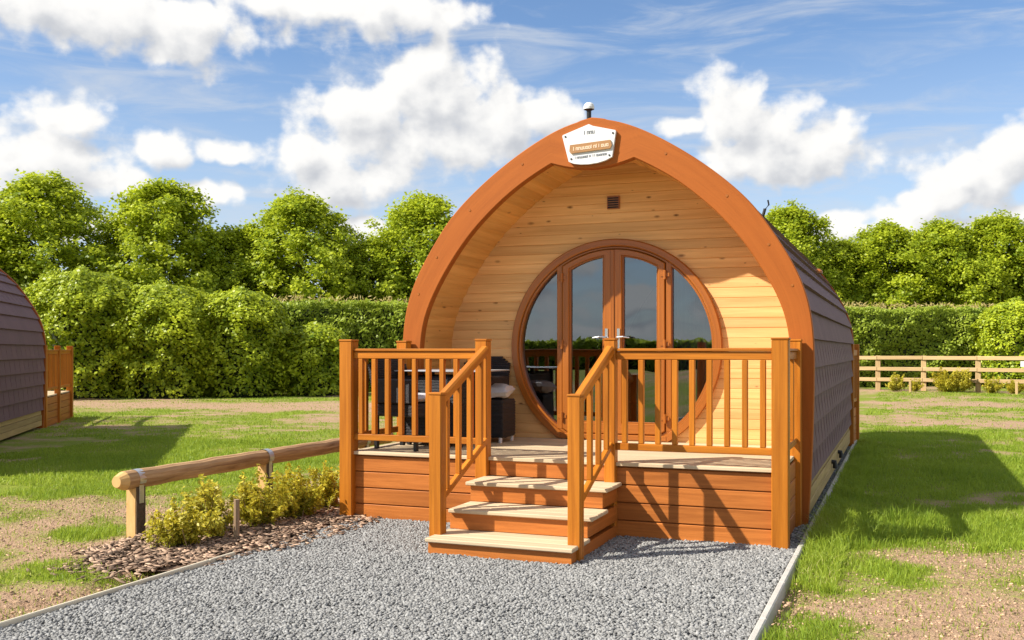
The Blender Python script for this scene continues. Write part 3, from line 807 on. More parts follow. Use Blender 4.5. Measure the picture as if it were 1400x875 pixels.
# ------------------------------------------------------------------ the deck with steps and rails
def make_deck(side_mid, ydeck):
    """ydeck: y of the deck front relative to the arch (negative)"""
    dk = thing("timber_deck", "raised timber deck with orange balustrades and four pale steps", "deck", ROOT)
    f0 = ydeck
    def post(x, y, w, z0, z1):
        s = MB(); s.box((x - w / 2, y - w / 2, z0), (x + w / 2, y + w / 2, z1 - 0.018), 0.006, grain=2)
        p = s.build("post", M["post"], dk)
        s = MB(); k_ = w / 2 + 0.004
        s.box((x - k_, y - k_, z1 - 0.018), (x + k_, y + k_, z1), 0.010, grain=0); s.build("post_cap", M["post"], p)
    xl, xr = -1.925, 1.835
    for x in (xl, xr):
        post(x, f0 + 0.065, 0.125, -0.02, 1.597); post(x, -0.13, 0.11, -0.02, 1.595)
    if side_mid:
        for x in (xl, xr): post(x, f0 / 2, 0.11, -0.02, 1.595)
    post(-0.612, f0 + 0.055, 0.105, 0.02, 1.597); post(0.508, f0 + 0.055, 0.09, 0.02, 1.597)
    post(-0.555, f0 - 0.945, 0.10, 0.0, 1.185); post(0.535, f0 - 0.955, 0.095, -0.01, 1.19)
    def straight(p0, p1, nb):
        p0 = Vector(p0); p1 = Vector(p1); d_ = p1 - p0
        s = MB(); s.bar(p0 + Vector((0, 0, 1.503)), p1 + Vector((0, 0, 1.503)), 0.075, 0.024, ch=0.006); s.bar(p0 + Vector((0, 0, 1.458)), p1 + Vector((0, 0, 1.458)), 0.045, 0.064, ch=0.005); s.build("top_rail", M["post"], dk)
        s = MB(); s.bar(p0 + Vector((0, 0, 0.728)), p1 + Vector((0, 0, 0.728)), 0.045, 0.056, ch=0.005); s.build("bottom_rail", M["post"], dk)
        for k_ in range(nb):
            q_ = p0 + d_ * ((k_ + 0.5) / nb)
            s = MB(); s.box((q_.x - 0.0215, q_.y - 0.0215, 0.757), (q_.x + 0.0215, q_.y + 0.0215, 1.4255), 0.004, grain=2); s.build("baluster", M["post"], dk)
    yr = f0 + 0.065
    straight((xl + 0.063, yr, 0), (-0.665, yr, 0), 9)
    straight((0.553, yr, 0), (xr - 0.063, yr, 0), 9)
    for x in (xl, xr):
        if side_mid:
            straight((x, f0 + 0.128, 0), (x, f0 / 2 - 0.056, 0), 10); straight((x, f0 / 2 + 0.056, 0), (x, -0.186, 0), 9)
        else: straight((x, f0 + 0.128, 0), (x, -0.186, 0), 2)
    def sloped(x, y0, zt0, zb0, y1, zt1, zb1, nb):
        s = MB(); s.bar((x, y0, zt0), (x, y1, zt1), 0.068, 0.080, ch=0.014); s.build("stair_handrail", M["post"], dk)
        s = MB(); s.bar((x, y0, zb0), (x, y1, zb1), 0.042, 0.05, ch=0.005); s.build("stair_bottom_rail", M["post"], dk)
        for k_ in range(nb):
            q_ = (k_ + 0.6) / (nb + 0.1); y = y0 + (y1 - y0) * q_; zb = zb0 + (zb1 - zb0) * q_; zt = zt0 + (zt1 - zt0) * q_
            s = MB(); s.box((x - 0.02, y - 0.02, zb + 0.02), (x + 0.02, y + 0.02, zt - 0.022), 0.004, grain=2); s.build("baluster", M["post"], dk)
    sloped(-0.567, f0 - 0.895, 1.115, 0.36, f0 + 0.003, 1.505, 0.745, 4)
    sloped(0.515, f0 - 0.907, 1.115, 0.36, f0 + 0.010, 1.505, 0.745, 4)
    # decking boards
    s = MB(); y = f0 + 0.045; bw = 0.142
    while y < 0.66:
        y1 = min(y + bw, 0.69); hw = (xl - 0.0, xr + 0.0) if y1 < -0.06 else (-1.745, 1.745)
        s.box((hw[0] + 0.002, y, 0.572), (hw[1] - 0.002, y1 - 0.005, 0.6), 0.003, grain=0)
        y += bw
    s.build("decking", M["deck"], dk)
    # fascia boards, front halves and the two sides
    for x0, x1 in ((xl + 0.03, -0.60), (0.54, xr - 0.03)):
        s = MB()
        for k_ in range(4): s.box((x0, f0 + 0.075, 0.567 - (k_ + 1) * 0.143), (x1, f0 + 0.098, 0.567 - k_ * 0.143 - 0.009), 0.004, grain=0)
        s.box((x0, f0 + 0.099, -0.02), (x1, f0 + 0.106, 0.566), 0, t=0.0)
        s.build("front_fascia", M["fascia"], dk)
    for x in (xl, xr):
        s = MB()
        for k_ in range(4): s.box((x - 0.011, f0 + 0.12, 0.567 - (k_ + 1) * 0.143), (x + 0.011, -0.07, 0.567 - k_ * 0.143 - 0.009), 0.004, grain=1)
        s.build("side_fascia", M["fascia"], dk)
    # steps
    for nose, zt, x0, x1 in ((-1.145, 0.125, -0.565, 0.572), (-0.765, 0.283, -0.555, 0.60), (-0.375, 0.442, -0.585, 0.60)):
        s = MB()
        for k_ in range(3):
            w_ = 0.138; ya_ = f0 + nose + k_ * 0.142
            s.box((x0, ya_, zt - 0.03), (x1, ya_ + w_, zt), 0.006, grain=0)
        s.build("step_tread", M["deck"], dk)
        s = MB(); zb = {0.125: -0.02, 0.283: 0.127, 0.442: 0.285}[zt]
        s.box((-0.555, f0 + nose + 0.035, zb), (0.555, f0 + 0.06, zt - 0.031), 0.003, grain=0); s.build("step_riser", M["fascia"], dk)
    s = MB(); s.box((-0.555, f0 + 0.061, 0.444), (0.46, f0 + 0.09, 0.570), 0.003, grain=0); s.build("top_riser", M["fascia"], dk)
    return dk
deck = make_deck(False, -1.25)

# neighbour: the same pod, its front turned away; its deck is longer with a middle post
NB = (-14.33, 5.70, 0); NR = R(216.4)
pod2 = copy_tree(pod); pod2.location = NB; pod2.rotation_euler = (0, 0, NR)
tag(pod2, "neighbouring pod at the left edge with its purple shingled side in shade")
deck2 = make_deck(True, -3.1); deck2.location = NB; deck2.rotation_euler = (0, 0, NR)
tag(deck2, "screened end of the deck on the neighbouring pod in front of the tall bushes")
# a third pod across the drive: only its outline shows, mirrored in the doors
pod3 = copy_tree(pod); pod3.location = (17.5, -52.0, 0); pod3.rotation_euler = (0, 0, R(190))
tag(pod3, "distant pod across the site, seen only as a mirrored dome in the door glass")

rs = thing("rear_screen", "short orange timber screen at the back corner of the pod on the right", "screen", (1.93, 9.2, 0))
for y in (8.75 - 9.2, 0.35):
    s = MB(); s.box((-0.055 + (y > 0) * 0.05, y - 0.055, -0.05), (0.055 + (y > 0) * 0.05, y + 0.055, 1.60), 0.008, grain=2); s.build("post", M["post"], rs)
s = MB(); s.bar((0.0, -0.39, 1.46), (0.05, 0.29, 1.46), 0.06, 0.09); s.build("top_rail", M["post"], rs)
s = MB(); s.bar((0.0, -0.39, 0.70), (0.05, 0.29, 0.70), 0.045, 0.06); s.build("bottom_rail", M["post"], rs)
for k_ in range(5):
    y = -0.32 + k_ * 0.135; s = MB(); s.box((0.003 + k_ * 0.009, y - 0.02, 0.73), (0.043 + k_ * 0.009, y + 0.02, 1.415), 0.004, grain=2); s.build("baluster", M["post"], rs)
s = MB()
for k_ in range(4): s.bar((0.0, -0.39, 0.50 - k_ * 0.143), (0.05, 0.29, 0.50 - k_ * 0.143), 0.022, 0.134)
s.build("side_fascia", M["fascia"], rs)

# ------------------------------------------------------------------ furniture on the deck
def rattan_box(s, lo, hi, step=0.028):
    s.box(lo, hi, 0.012)
    z = lo[2] + step
    while z < hi[2] - 0.01:
        for (a_, b_) in (((lo[0] - 0.003, lo[1] - 0.003), (hi[0] + 0.003, hi[1] + 0.003)),):
            s.box((a_[0], a_[1], z - 0.009), (b_[0], b_[1], z + 0.009), 0.004)
        z += step
tb = thing("rattan_table", "black rattan dining table with a pale glass top on the deck", "table", (-1.42, 1.02, 0.6))
s = MB(); rattan_box(s, (-0.30, -0.32, 0.05), (0.30, 0.32, 0.66)); s.build("table_body", M["rattan"], tb)
s = MB(); s.box((-0.40, -0.38, 0.70), (0.52, 0.38, 0.712), 0.003); s.build("glass_top", M["galv"], tb)
s = MB()
for x, y in ((-0.3, -0.32), (0.3, -0.32), (-0.3, 0.32), (0.3, 0.32)): s.box((x - 0.02, y - 0.02, 0.0), (x + 0.02, y + 0.02, 0.70), 0.003)
s.build("table_leg", M["black"], tb)
def chair(x, y, rz, label):
    c = thing("rattan_chair", label, "chair", (x, y, 0.6), rz, "black rattan chairs at the deck table")
    s = MB(); rattan_box(s, (-0.26, -0.26, 0.30), (0.26, 0.26, 0.42)); s.build("seat", M["rattan"], c)
    s = MB()
    for k_ in range(19):
        z = 0.42 + k_ * 0.022; w_ = 0.26 if k_ < 16 else 0.26 - 0.03 * (k_ - 15); yy = 0.23 + 0.005 * k_
        s.box((-w_, yy - 0.02, z), (w_, yy + 0.02, z + 0.0215), 0.006)
    s.build("backrest", M["rattan"], c)
    for sx in (-1, 1):
        s = MB(); s.box((sx * 0.25 - 0.03, -0.24, 0.42), (sx * 0.25 + 0.03, 0.24, 0.64), 0.01); s.build("armrest", M["rattan"], c)
        for yy in (-0.23, 0.23):
            s = MB(); s.box((sx * 0.235 - 0.018, yy - 0.018, 0.0), (sx * 0.235 + 0.018, yy + 0.018, 0.30), 0.003); s.build("leg", M["black"], c)
    return c
chair(-1.52, 0.52, R(78), "black high backed rattan chair turned side on behind the left railing")
chair(-1.36, 1.60, R(0), "black high backed rattan chair with its back to the pine wall")
st = thing("rattan_stool", "black rattan cube stool standing beside the round door", "stool", (-1.07, 1.40, 0.6))
s = MB(); rattan_box(s, (-0.16, -0.17, 0.05), (0.16, 0.17, 0.42)); s.build("stool_body", M["rattan"], st)
for x in (-0.13, 0.13):
    for y in (-0.15, 0.15):
        s = MB(); s.lathe((x, y, 0), [(0.0, 0.0), (0.018, 0.0), (0.018, 0.05), (0, 0.05)], 8); s.build("foot", M["white"], st)
def cushion(x, y, z, w, d_, h_, rz, label):
    n_ = 14; P_ = []
    for i in range(n_ + 1):
        for j in range(n_ + 1):
            a_ = i / n_ * 2 - 1; b_ = j / n_ * 2 - 1
            e = (max(0, 1 - abs(a_) ** 5) * max(0, 1 - abs(b_) ** 5)) ** 0.5
            P_.append((a_ * w / 2, b_ * d_ / 2, e * h_ / 2 * (0.85 + 0.15 * math.sin(a_ * 3 + b_ * 4))))
    s = MB()
    for i in range(n_):
        for j in range(n_):
            ids = [i * (n_ + 1) + j, (i + 1) * (n_ + 1) + j, (i + 1) * (n_ + 1) + j + 1, i * (n_ + 1) + j + 1]
            s.poly([P_[k_] for k_ in ids], None, 0.5, True); s.poly([(P_[k_][0], P_[k_][1], -P_[k_][2]) for k_ in ids[::-1]], None, 0.5, True)
    o = s.build("seat_cushion", M["cushion"]); o.location = (x, y, z + h_ / 2); o.rotation_euler = (R(3), R(-3), rz)
    return tag(o, label, "cushion", "pale grey seat cushions")
cushion(-1.06, 1.38, 1.02, 0.35, 0.36, 0.15, R(8), "pale grey cushion lying on the black stool by the door")
cushion(-1.52, 0.50, 1.02, 0.44, 0.44, 0.08, R(-12), "pale grey cushion on the rattan chair behind the left railing")

# ------------------------------------------------------------------ log knee rail
lr = thing("log_rail", "low log knee rail on square posts beside the golden shrubs", "rail", (-3.07, 0, 0))
def logmb(y0, y1, z0, z1):
    s = MB(); n_ = 14; k_ = 24
    pts = [(0.004 * math.sin(i * 1.7), y0 + (y1 - y0) * i / k_, z0 + (z1 - z0) * i / k_ + 0.003 * math.sin(i * 2.3)) for i in range(k_ + 1)]
    s.tube(pts, [0.076 + 0.002 * math.sin(i * 1.1) for i in range(k_ + 1)], n_, cap=False); return s
logmb(-1.47, 2.9, 0.462, 0.46).build("log_bar", M["log"], lr)
s = MB(); s.tube([(0, -1.47, 0.462), (0, -1.545, 0.462)], [0.0762, 0.045], 14); s.build("log_end", M["logend"], lr)
for y in (-1.33, 0.42, 2.3):
    s = MB(); s.box((-0.055, y - 0.052, -0.03), (0.046, y + 0.052, 0.40), 0.006, t=0.8, grain=2); pp = s.build("rail_post", M["logend"], lr)
    s = MB(); s.box((0.0465, y - 0.05, -0.03), (0.056, y + 0.05, 0.40), 0.003, grain=2); s.build("rough_shade_face", M["roughshade"], pp)  # added plate: rough surface with the side's shade put into its dark colour
    s = MB()
    for k_ in range(15):
        a0, a1 = R(-25 + k_ * 16), R(-25 + (k_ + 1) * 16); r_ = 0.0805
        s.poly([(r_ * math.cos(a0), y - 0.036, 0.462 + r_ * math.sin(a0)), (r_ * math.cos(a0), y + 0.036, 0.462 + r_ * math.sin(a0)),
                (r_ * math.cos(a1), y + 0.036, 0.462 + r_ * math.sin(a1)), (r_ * math.cos(a1), y - 0.036, 0.462 + r_ * math.sin(a1))], None, 0.5, True)
    s.box((0.058, y - 0.026, 0.27), (0.0615, y + 0.026, 0.44), 0.001)
    s.build("strap", M["galv"], pp)

# ------------------------------------------------------------------ planting bed shrubs and stakes
def leaf_cloud(c, size, nrm, fold=0.18, elong=1.5):
    """c (n,3) centres, size (n,), nrm (n,3) facing -> verts, quads (two folded halves as one kite)"""
    n = len(c)
    nrm = nrm / np.linalg.norm(nrm, axis=1)[:, None]
    r = rng.normal(size=(n, 3)); a = np.cross(nrm, r); a /= np.linalg.norm(a, axis=1)[:, None]; b = np.cross(nrm, a)
    L = (size * elong / 2)[:, None]; W = (size / 2)[:, None]
    v = np.stack([c - a * L, c + b * W + nrm * W * fold - a * L * 0.1, c + a * L, c - b * W + nrm * W * fold - a * L * 0.1], 1)
    return v.reshape(-1, 3), np.arange(n * 4).reshape(n, 4)
def sphere_dirs(n):
    d = rng.normal(size=(n, 3)); return d / np.linalg.norm(d, axis=1)[:, None]
def shrub_mesh(h, r, n, mat):
    # upright shoots set with small leaves
    k = 46; base = rng.normal(size=(k, 2)) * r * 0.30; tipd = sphere_dirs(k); tipd[:, 2] = np.abs(tipd[:, 2]) * 0.9 + 0.5
    tips = np.column_stack([base * 1.4 + tipd[:, :2] * r * 0.8, h * (0.5 + 0.5 * rng.random(k)) * tipd[:, 2] / 1.2])
    i = rng.integers(0, k, n); t = rng.random(n) ** 0.55
    c = np.column_stack([base[i], np.zeros(n)]) * (1 - t[:, None]) + tips[i] * t[:, None]
    c += rng.normal(size=(n, 3)) * 0.016; c[:, 2] = np.abs(c[:, 2]) + 0.01
    nr = sphere_dirs(n) * 0.8 + np.array([-0.3, -0.3, 0.8])
    v, q_ = leaf_cloud(c, 0.012 + 0.014 * rng.random(n), nr, 0.2, 1.9)
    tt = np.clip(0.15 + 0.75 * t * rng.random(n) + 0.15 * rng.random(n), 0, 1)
    me = np_mesh("foliage", v, [q_], [tt], mat)
    st = MB()
    for j in range(0, k, 3): st.tube([(base[j][0], base[j][1], -0.02), tuple((np.append(base[j], 0) + tips[j]) / 2), tuple(tips[j])], [0.005, 0.004, 0.002], 5)
    return me, st
sm = [shrub_mesh(0.41, 0.21, 3600, M["goldleaf"]) for _ in range(3)]
SHR = [(-2.42, -1.62, 0.92, "golden shrub at the near end of the bed beside the first rail post"), (-2.50, -1.12, 1.05, "second golden shrub from the near end of the bed"),
       (-2.42, -0.62, 1.10, "golden shrub just beyond the thin stake in the middle of the bed"), (-2.36, -0.15, 1.12, "rounded golden shrub in front of the middle rail post"),
       (-2.42, 0.38, 0.95, "fourth golden shrub, one place before the deck corner"), (-2.28, 0.95, 1.2, "golden shrub at the far end of the bed against the deck post")]
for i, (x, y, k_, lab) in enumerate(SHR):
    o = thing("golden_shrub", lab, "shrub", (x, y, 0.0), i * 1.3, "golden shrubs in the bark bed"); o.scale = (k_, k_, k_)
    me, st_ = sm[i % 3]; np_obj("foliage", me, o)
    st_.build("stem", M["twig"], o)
for x, y, h_, lean, lab in ((-2.17, -1.22, 0.33, (0.0, 0.0), "short upright wooden stake in the middle of the shrub bed"), (-2.30, 0.50, 0.30, (-0.09, 0.0), "leaning wooden stake among the shrubs next to the deck post")):
    s = MB(); s.tube([(x, y, -0.05), (x + lean[0] * 0.5, y, h_ * 0.5), (x + lean[0], y + lean[1], h_)], [0.024, 0.023, 0.022], 9)
    tag(s.build("wooden_stake", M["twig"]), lab, "stake", "stakes in the shrub bed")

# ------------------------------------------------------------------ trees
def tree_meshes(seed, h, r, nclump=700, per=80):
    g = np.random.default_rng(seed)
    z0 = 0.5
    zc = z0 + (h - z0) * g.random(nclump) ** 0.85; zc += 0.35 * (g.random(nclump) < 0.06)
    u = np.clip((zc - z0) / (h - z0), 0, 1)
    env = r * np.where(u < 0.42, 0.80 + 0.20 * np.sin(np.clip(u / 0.42, 0, 1) * 1.57), np.clip(1 - ((u - 0.42) / 0.60) ** 2.1, 0.02, 1) ** 0.62)
    th = g.random(nclump) * 6.283
    lob = 1 + 0.17 * np.sin(3 * th + u * 5 + seed) + 0.14 * np.sin(5 * th - u * 9 + 2 * seed) + 0.25 * g.random(nclump) * (g.random(nclump) < 0.18)
    rr = env * lob * (0.25 + 0.75 * g.random(nclump) ** 0.55)
    cc = np.column_stack([np.cos(th) * rr, np.sin(th) * rr, zc])
    n = nclump * per
    i = np.repeat(np.arange(nclump), per)
    off_ = g.normal(size=(n, 3)) * np.array([0.165, 0.165, 0.12])
    c = cc[i] + off_
    outw = c - np.array([0, 0, h * 0.45]); outw /= np.linalg.norm(outw, axis=1)[:, None]
    nr = outw * 0.5 + np.array([0, 0, 0.45]) + g.normal(size=(n, 3)) * 0.45
    v, q_ = leaf_cloud(c, 0.062 + 0.070 * g.random(n), nr, 0.22, 1.25)
    t = np.clip(0.05 + 0.55 * g.random(n) + 0.45 * g.random(nclump)[i], 0, 1)
    me = np_mesh("crown", v, [q_], [t], M["treeleaf"])
    s = MB(); s.tube([(0, 0, -0.2), (0.04, 0.02, h * 0.3), (-0.03, 0.04, h * 0.6), (0, 0, h * 0.9)], [0.17, 0.13, 0.08, 0.02], 10)
    for k_ in range(14):
        a_ = k_ * 2.4; zb = h * (0.22 + 0.045 * k_); rr_ = r * (0.75 - 0.03 * k_)
        s.tube([(0, 0, zb), (math.cos(a_) * rr_ * 0.5, math.sin(a_) * rr_ * 0.5, zb + 0.5), (math.cos(a_) * rr_, math.sin(a_) * rr_, zb + 0.75)], [0.05, 0.035, 0.012], 6)
    return me, s
TV = [tree_meshes(31 + k_, 7.0, 2.45) for k_ in range(4)]
TM = []
TREES = [(-31.2, 20.4, 7.7, 1.10, "tree crown cut off by the left edge beyond the neighbouring pod"), (-29.0, 22.0, 8.15, 1.22, "tallest tree at the far left behind the neighbouring pod"),
         (-25.3, 24.6, 8.1, 1.22, "tall rounded tree behind the two tallest bushes on the left"), (-22.9, 26.6, 6.4, 0.95, "lower dark tree in the dip between the two left humps"),
         (-20.7, 27.6, 7.75, 1.18, "pointed tree above the middle of the left hedge"), (-18.3, 29.4, 6.0, 0.9, "low tree in the gap beside the white cloud"),
         (-16.7, 31.2, 8.0, 1.18, "tree rising beside the left curve of the pod roof"), (-13.0, 33.8, 7.6, 1.15, "tree mostly hidden behind the pod's left roof curve"),
         (-2.6, 43.4, 8.4, 1.15, "tree rising just past the right curve of the pod roof"), (-0.2, 45.3, 6.9, 1.05, "lower tree right beside the shingled roof edge"),
         (2.0, 46.2, 7.7, 1.15, "tree above the start of the post and rail fence"), (4.6, 47.2, 7.75, 1.18, "tree above the middle of the post and rail fence"),
         (7.1, 48.2, 8.1, 1.2, "highest tree at the right end of the row"), (9.8, 49.2, 7.8, 1.2, "tree cut off by the right edge of the row")]
for i, (x, y, h_, w_, lab) in enumerate(TREES):
    o = thing("hedgerow_tree", lab, "tree", (x, y, 0), i * 1.9 + 0.4, "leafy trees in a row behind the hedge")
    o.scale = (w_, w_, h_ / 7.0)
    me, st_ = TV[i % 4]; np_obj("crown", me, o)
    if i < 4: TM.append(st_.build("trunk", M["trunk"], o))
    else: np_obj("trunk", TM[i % 4].data, o)

# hedge: one clipped run from left to right behind the pods
def hedge_mesh(p0, p1, h, depth, dens, size, mat, name):
    p0 = np.array(p0); p1 = np.array(p1); L = np.linalg.norm(p1 - p0); d = (p1 - p0) / L; nrm = np.array([d[1], -d[0]])
    A = []
    nf = int(L * h * dens); s_ = rng.random(nf) * L; z = rng.random(nf) ** 0.9 * h
    bulge = (fbm(s_ * 1.1, z * 1.4, 12, 4) - 0.5) * 0.95 + 0.18 * np.sin(np.clip(z / h, 0, 1) * 3.1)
    w = bulge - np.abs(rng.normal(size=nf)) * 0.13
    nt_ = int(L * depth * dens * 0.8); s2 = rng.random(nt_) * L; w2 = -rng.random(nt_) * depth; z2 = h + (fbm(s2 * 1.5, w2 * 1.7, 22, 3) - 0.5) * 0.5 - np.abs(rng.normal(size=nt_)) * 0.1
    s_ = np.concatenate([s_, s2]); w = np.concatenate([w, w2]); z = np.concatenate([z * (1 + 0.02 * np.sin(s_[:nf])), z2])
    n = len(s_)
    c = np.column_stack([p0[0] + d[0] * s_ + nrm[0] * w, p0[1] + d[1] * s_ + nrm[1] * w, np.abs(z)])
    nr = np.array([nrm[0] * 0.4 - 0.5, nrm[1] * 0.4 - 0.4, 0.55])[None] + rng.normal(size=(n, 3)) * 0.6
    v, q_ = leaf_cloud(c, size * (0.7 + 0.6 * rng.random(n)), nr)
    t = np.clip(0.15 + 0.4 * rng.random(n) + 0.5 * (fbm(s_ * 0.7, z * 0.9, 44, 3) - 0.3), 0, 1)
    return np_mesh(name, v, [q_], [t], mat), d, nrm, L
hg = thing("clipped_hedge", "long clipped green hedge running across behind the grass", "hedge", (0, 0, 0))
me, hd, hn, hL = hedge_mesh((-27.0, 15.6), (11.5, 42.2), 3.22, 1.5, 520, 0.078, M["hedgeleaf"], "hedge_leaves")
np_obj("hedge_leaves", me, hg)
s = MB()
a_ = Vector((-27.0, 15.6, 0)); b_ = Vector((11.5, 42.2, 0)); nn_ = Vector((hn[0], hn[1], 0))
s.bar(a_ - nn_ * 0.85 + Vector((0, 0, 1.5)), b_ - nn_ * 0.85 + Vector((0, 0, 1.5)), 1.3, 3.0, ch=0.2); s.build("hedge_shade_core", M["core"], hg)  # added dark solid behind the leaves, blocks light and gives the inner shade
# dry seed heads standing on the hedge top
n = 1500; ss = rng.random(n) * hL; ww = -rng.random(n) * 1.2
c = np.column_stack([-27 + hd[0] * ss + hn[0] * ww, 15.6 + hd[1] * ss + hn[1] * ww, 3.25 + rng.random(n) * 0.22])
v, q_ = leaf_cloud(c, np.full(n, 0.035), np.tile([-0.3, -0.9, 0.05], (n, 1)) + rng.normal(size=(n, 3)) * 0.2, 0.1, 6)
np_obj("dry_shoots", np_mesh("dry_shoots", v, [q_], [rng.random(n)], M["straw"]), hg)

def bush(x, y, r, h, n, label, mat="bushleaf", size=0.082, name="laurel_bush", cat="bush", group="rounded bushes in front of the hedge"):
    o = thing(name, label, cat, (x, y, 0), 0, group)
    th = rng.random(n) * 6.283; u = rng.random(n) ** 0.8          # u: 0 at the foot, 1 at the crown
    prof_ = np.where(u < 0.6, 0.86 + 0.14 * np.sin(u / 0.6 * 1.57), np.sqrt(np.clip(1 - ((u - 0.6) / 0.42) ** 2, 0.0, 1)))
    cz = u * h
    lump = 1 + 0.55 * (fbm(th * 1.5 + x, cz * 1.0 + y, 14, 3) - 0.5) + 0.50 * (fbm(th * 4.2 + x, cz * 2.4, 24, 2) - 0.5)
    dep = 1 - np.abs(rng.normal(size=n)) * 0.11 + 0.10 * (rng.random(n) < 0.06)
    rr = r * prof_ * lump * dep
    top = rng.random(n) < 0.25                                       # fill of the rounded top
    rr = np.where(top, r * np.sqrt(rng.random(n)) * 0.95, rr)
    cz = np.where(top, h * (0.6 + 0.4 * np.sqrt(np.clip(1 - (rr / (r * 1.02)) ** 2, 0, 1))) * (0.86 + 0.26 * fbm(np.cos(th) * rr * 1.6 + 40, np.sin(th) * rr * 1.6 + 40, 18, 3)) - np.abs(rng.normal(size=n)) * 0.09 + 0.12 * (rng.random(n) < 0.05), cz)
    c = np.column_stack([np.cos(th) * rr, np.sin(th) * rr, cz + 0.03])
    d = np.column_stack([np.cos(th), np.sin(th), np.clip(u * 1.6 - 0.5, 0, 1.2)])
    nr = d * 0.7 + np.array([0, 0, 0.5]) + rng.normal(size=(n, 3)) * 0.42
    v, q_ = leaf_cloud(c, size * (0.6 + 0.7 * rng.random(n)), nr, 0.2, 1.45)
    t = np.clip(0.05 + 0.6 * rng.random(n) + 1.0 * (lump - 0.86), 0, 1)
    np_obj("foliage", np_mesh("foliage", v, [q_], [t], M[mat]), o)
    s = MB(); s.lathe((0, 0, 0), [(r * 0.5, 0.0), (r * 0.58, h * 0.3), (r * 0.54, h * 0.6), (r * 0.35, h * 0.7), (0, h * 0.76)], 14); s.build("bush_shade_core", M["core"], o)  # dark filler shape added to block light through the foliage
bush(-21.7, 16.9, 1.95, 3.95, 30000, "tallest rounded bush next to the neighbouring pod's deck")
bush(-19.5, 18.1, 1.75, 3.55, 26000, "second rounded bush to the right of the tallest one")
bush(-17.5, 19.4, 1.5, 3.4, 21000, "third rounded bush where the clipped hedge begins")
bush(-15.6, 20.9, 1.2, 2.3, 13000, "low bush at the hedge foot left of the deck")
bush(7.0, 36.9, 1.5, 3.4, 19000, "round bright bush behind the fence at the right edge")

# ------------------------------------------------------------------ post and rail fence with young plants along it
fc = thing("post_rail_fence", "pale post and rail timber fence on the right before the hedge", "fence", (3.43, 32.3, 0))
FP = [(-3.2 + 0.0, 0.62), (-1.60, 0.22), (0, 0), (1.80, -0.62), (3.55, -1.25), (5.3, -1.9)]
for x, y in FP:
    s = MB(); s.box((x - 0.09, y - 0.06, -0.1), (x + 0.09, y + 0.06, 1.30), 0.012, grain=2); s.build("fence_post", M["fence"], fc)
for z in (1.22, 0.80, 0.40):
    for (x0, y0), (x1, y1) in zip(FP, FP[1:]):
        s = MB(); s.bar((x0 - 0.03, y0 - 0.085, z), (x1 - 0.04, y1 - 0.085, z + random.uniform(-0.012, 0.012)), 0.045, 0.14, ch=0.008); s.build("fence_rail", M["fence"], fc)
s = MB(); s.box((3.10, -1.27, 0.92), (3.40, -1.25, 1.12), 0.004); o = s.build("fence_notice", M["white"], fc)
for i, (x, y, k_, lab) in enumerate(((2.5, 31.6, 1.5, "small yellow plant near the left end of the post and rail fence"), (3.1, 31.5, 1.2, "low yellow plant left of the second fence post"), (4.15, 31.4, 2.2, "tall yellow plant midway between the second and third fence posts"),
                            (4.65, 31.2, 2.0, "bushy yellow plant just left of the third fence post"), (5.6, 30.9, 1.5, "yellow green plant right of the third fence post"), (6.3, 30.7, 1.3, "small yellow plant by the right edge under the fence"))):
    o = thing("young_plant", lab, "plant", (x, y, 0), i * 2.0, "young yellow plants along the fence"); o.scale = (k_, k_, k_ * 0.95)
    me, st_ = sm[(i + 1) % 3]; np_obj("foliage", me, o)
for x, y, lab in ((2.95, 30.6, "short pale stake in front of the fence's second post"), (6.3, 29.9, "short pale stake in front of the fence near the right edge")):
    s = MB(); s.box((x - 0.04, y - 0.04, -0.05), (x + 0.04, y + 0.04, 0.42), 0.01, grain=2); tag(s.build("marker_stake", M["fence"]), lab, "stake", "pale stakes before the fence")

# what the doors mirror: a hedge and trees across the site, behind the camera
hb_ = thing("far_hedge", "dark hedge across the site, mirrored low in the door glass", "hedge", (0, 0, 0))
me, _, _, _ = hedge_mesh((40.0, -70.0), (-45.0, -58.0), 2.2, 2.0, 40, 0.34, M["hedgeleaf"], "hedge_leaves")
np_obj("hedge_leaves", me, hb_)
s = MB(); s.bar((40, -71.2, 1.0), (-45, -59.2, 1.0), 1.8, 2.0, ch=0.2); s.build("hedge_shade_core", M["core"], hb_)  # same added dark core, stops light passing through this hedge

# ------------------------------------------------------------------ sky, sun, camera
SUN = Vector((-0.894, -0.72, 1.0)).normalized()
w = bpy.data.worlds.new("World"); SC.world = w; w.use_nodes = True
nt = w.node_tree; nt.nodes.clear()
out = N(nt, "ShaderNodeOutputWorld"); bg = N(nt, "ShaderNodeBackground"); nt.links.new(bg.outputs[0], out.inputs[0])
sky = N(nt, "ShaderNodeTexSky", sky_type="NISHITA"); sky.sun_disc = False
sky.sun_elevation = math.asin(SUN.z); sky.sun_rotation = math.atan2(SUN.x, SUN.y)
sky.air_density = 1.0; sky.dust_density = 0.1; sky.ozone_density = 3.0
dirv = N(nt, "ShaderNodeTexCoord").outputs["Generated"]
sx_ = N(nt, "ShaderNodeSeparateXYZ"); nt.links.new(dirv, sx_.inputs[0])
az = math_n(nt, "MULTIPLY", math_n(nt, "ARCTAN2", sx_.outputs[0], sx_.outputs[1]), 57.2958)
el = math_n(nt, "MULTIPLY", math_n(nt, "ARCSINE", math_n(nt, "MINIMUM", math_n(nt, "MAXIMUM", sx_.outputs[2], -1.0), 1.0)), 57.2958)
cmb = N(nt, "ShaderNodeCombineXYZ"); nt.links.new(az, cmb.inputs[0]); nt.links.new(el, cmb.inputs[1])
SKYP = cmb.outputs[0]
